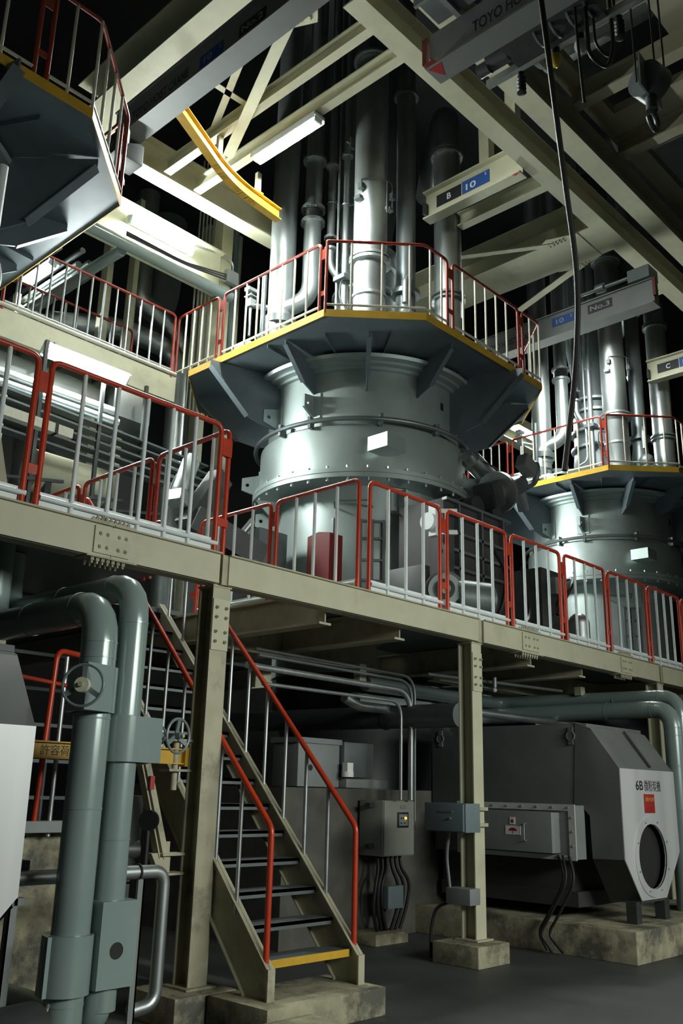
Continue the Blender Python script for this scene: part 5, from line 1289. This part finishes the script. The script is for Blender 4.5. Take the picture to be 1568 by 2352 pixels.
for k in range(6):
    x = 8.5 + 0.08 * k
    sg = -1 if k < 3 else 1
    cable('box_cable', [(x, 7.35, 0.92), (x, 7.33, 0.78), (x + sg * (0.08 + 0.03 * (k % 3)), 7.3, 0.62), (x + sg * 0.1, 7.32, 0.35), (x, 7.34, 0.12)], 0.02, ('first', 'second', 'third', 'fourth', 'fifth', 'sixth')[k] + ' from the left of the black cables below the control box', 'cable', 0.15)
m = MB(); m.box(8.55, 8.82, 7.22, 7.3, 0.36, 0.60, 0.006); tag(m.build('pull_box', M['box_blue']), 'small blue grey pull box among the cables under the control box', 'box')
pedestal(8.30, 8.86, 7.18, 7.6, 0.12, 'low concrete curb below the control box cables')
m = MB(); m.bar((8.66, 7.4, 0.12), (8.66, 7.4, 0.92), 0.06, 0.06, X); tag(m.build('box_post', M['dark']), 'dark post carrying the control box', 'post')
# boxes on the middle column
t = thing('column_box', 'blue grey switch box clamped to the middle cream column', 'box', (8.25, 6.0, 1.24))
m = MB(); m.box(8.08, 8.335, 5.80, 6.33, 1.245, 1.53, 0.006); m.build('body', M['box_blue'], t)
m = MB(); m.box(8.06, 8.08, 5.82, 6.31, 1.255, 1.52, 0.004); m.build('door', M['box_blue'], t)
m = MB(); m.cyl((8.06, 5.98, 1.38), (8.04, 5.98, 1.38), 0.012); m.box(8.05, 8.06, 5.95, 6.12, 1.44, 1.455); m.build('handle', M['galv'], t)
for z in (1.46, 1.30):
    m = MB(); m.box(8.335, 8.54, 5.84, 5.90, z, z + 0.035); m.build('clamp_bolt', M['cream_worn'], t)
t = thing('column_pull_box', 'small grey pull box low on the middle cream column', 'box', (8.25, 6.0, 0.55))
m = MB(); m.box(8.16, 8.34, 5.82, 6.12, 0.55, 0.705, 0.005); m.build('body', M['box_grey'], t)
m = MB(); m.tube(fillet([(8.2, 6.1, 0.57), (8.16, 6.25, 0.5), (8.14, 6.3, 0.3), (8.14, 6.3, 0.02)], 0.1), 0.018, 8); m.build('conduit', M['black'], t)
pipe('column_conduit', [(8.2, 6.1, 0.7), (8.2, 6.14, 1.0), (8.2, 6.1, 1.25)], 0.018, 'short conduit between both boxes on the middle column', 'dark_silver', 0.1, 'conduit', 10)
pipe('mill_top_pipe', [(9.4, 6.9, 2.62), (12.5, 6.9, 2.62)], 0.05, 'bare silver pipe above the back of the mill housing', 'silver_pipe', group=None)
t = thing('hanging_lamp', 'small pale lamp bulb hanging below the beam right of the middle column', 'lamp', (10.0, 6.6, 2.9))
m = MB(); m.cyl((10.0, 6.7, 2.93), (10.0, 6.7, 3.06), 0.03); m.build('holder', M['dark_silver'], t)
m = MB(); m.sphere((10.0, 6.7, 2.90), 0.03); m.build('bulb', M['glass_clear'], t)
pipe('ceiling_tube', [(9.0, 7.0, 3.02), (11.5, 6.6, 3.02)], 0.02, 'thin tube hanging under the deck above the mill housing', 'dark_silver', seg=10)
m = MB(); m.box(9.0, 10.6, 9.8, 9.95, 2.2, 2.95); tag(m.build('back_panel', M['box_grey']), 'pale panel in the dark far under the deck right of the stair', 'panel') if False else m.bm.free()
m = MB(); m.box(15.0, 15.1, 8.44, 8.54, 0, 2.5); tag(m.build('pipe_rack', M['dark_silver']), 'dark post behind the pipes right of the mill housing', 'rack')
for k in range(5):
    pipe('rear_pipe', [(13.5, 8.4, 0.9 + 0.35 * k), (16.5, 8.4, 0.9 + 0.35 * k)], 0.06, ('lowest', 'second', 'middle', 'fourth', 'topmost')[k] + ' silver pipe right of the white mill cover', 'silver_pipe', group='pipes right of the mill housing')
m = MB(); m.cyl((12.0, 5.3, 1.0), (12.2, 5.9, 1.0), 0.22, seg=24); tag(m.build('dark_motor', M['dark']), 'dark motor at the right photo edge beside the white mill cover', 'motor')
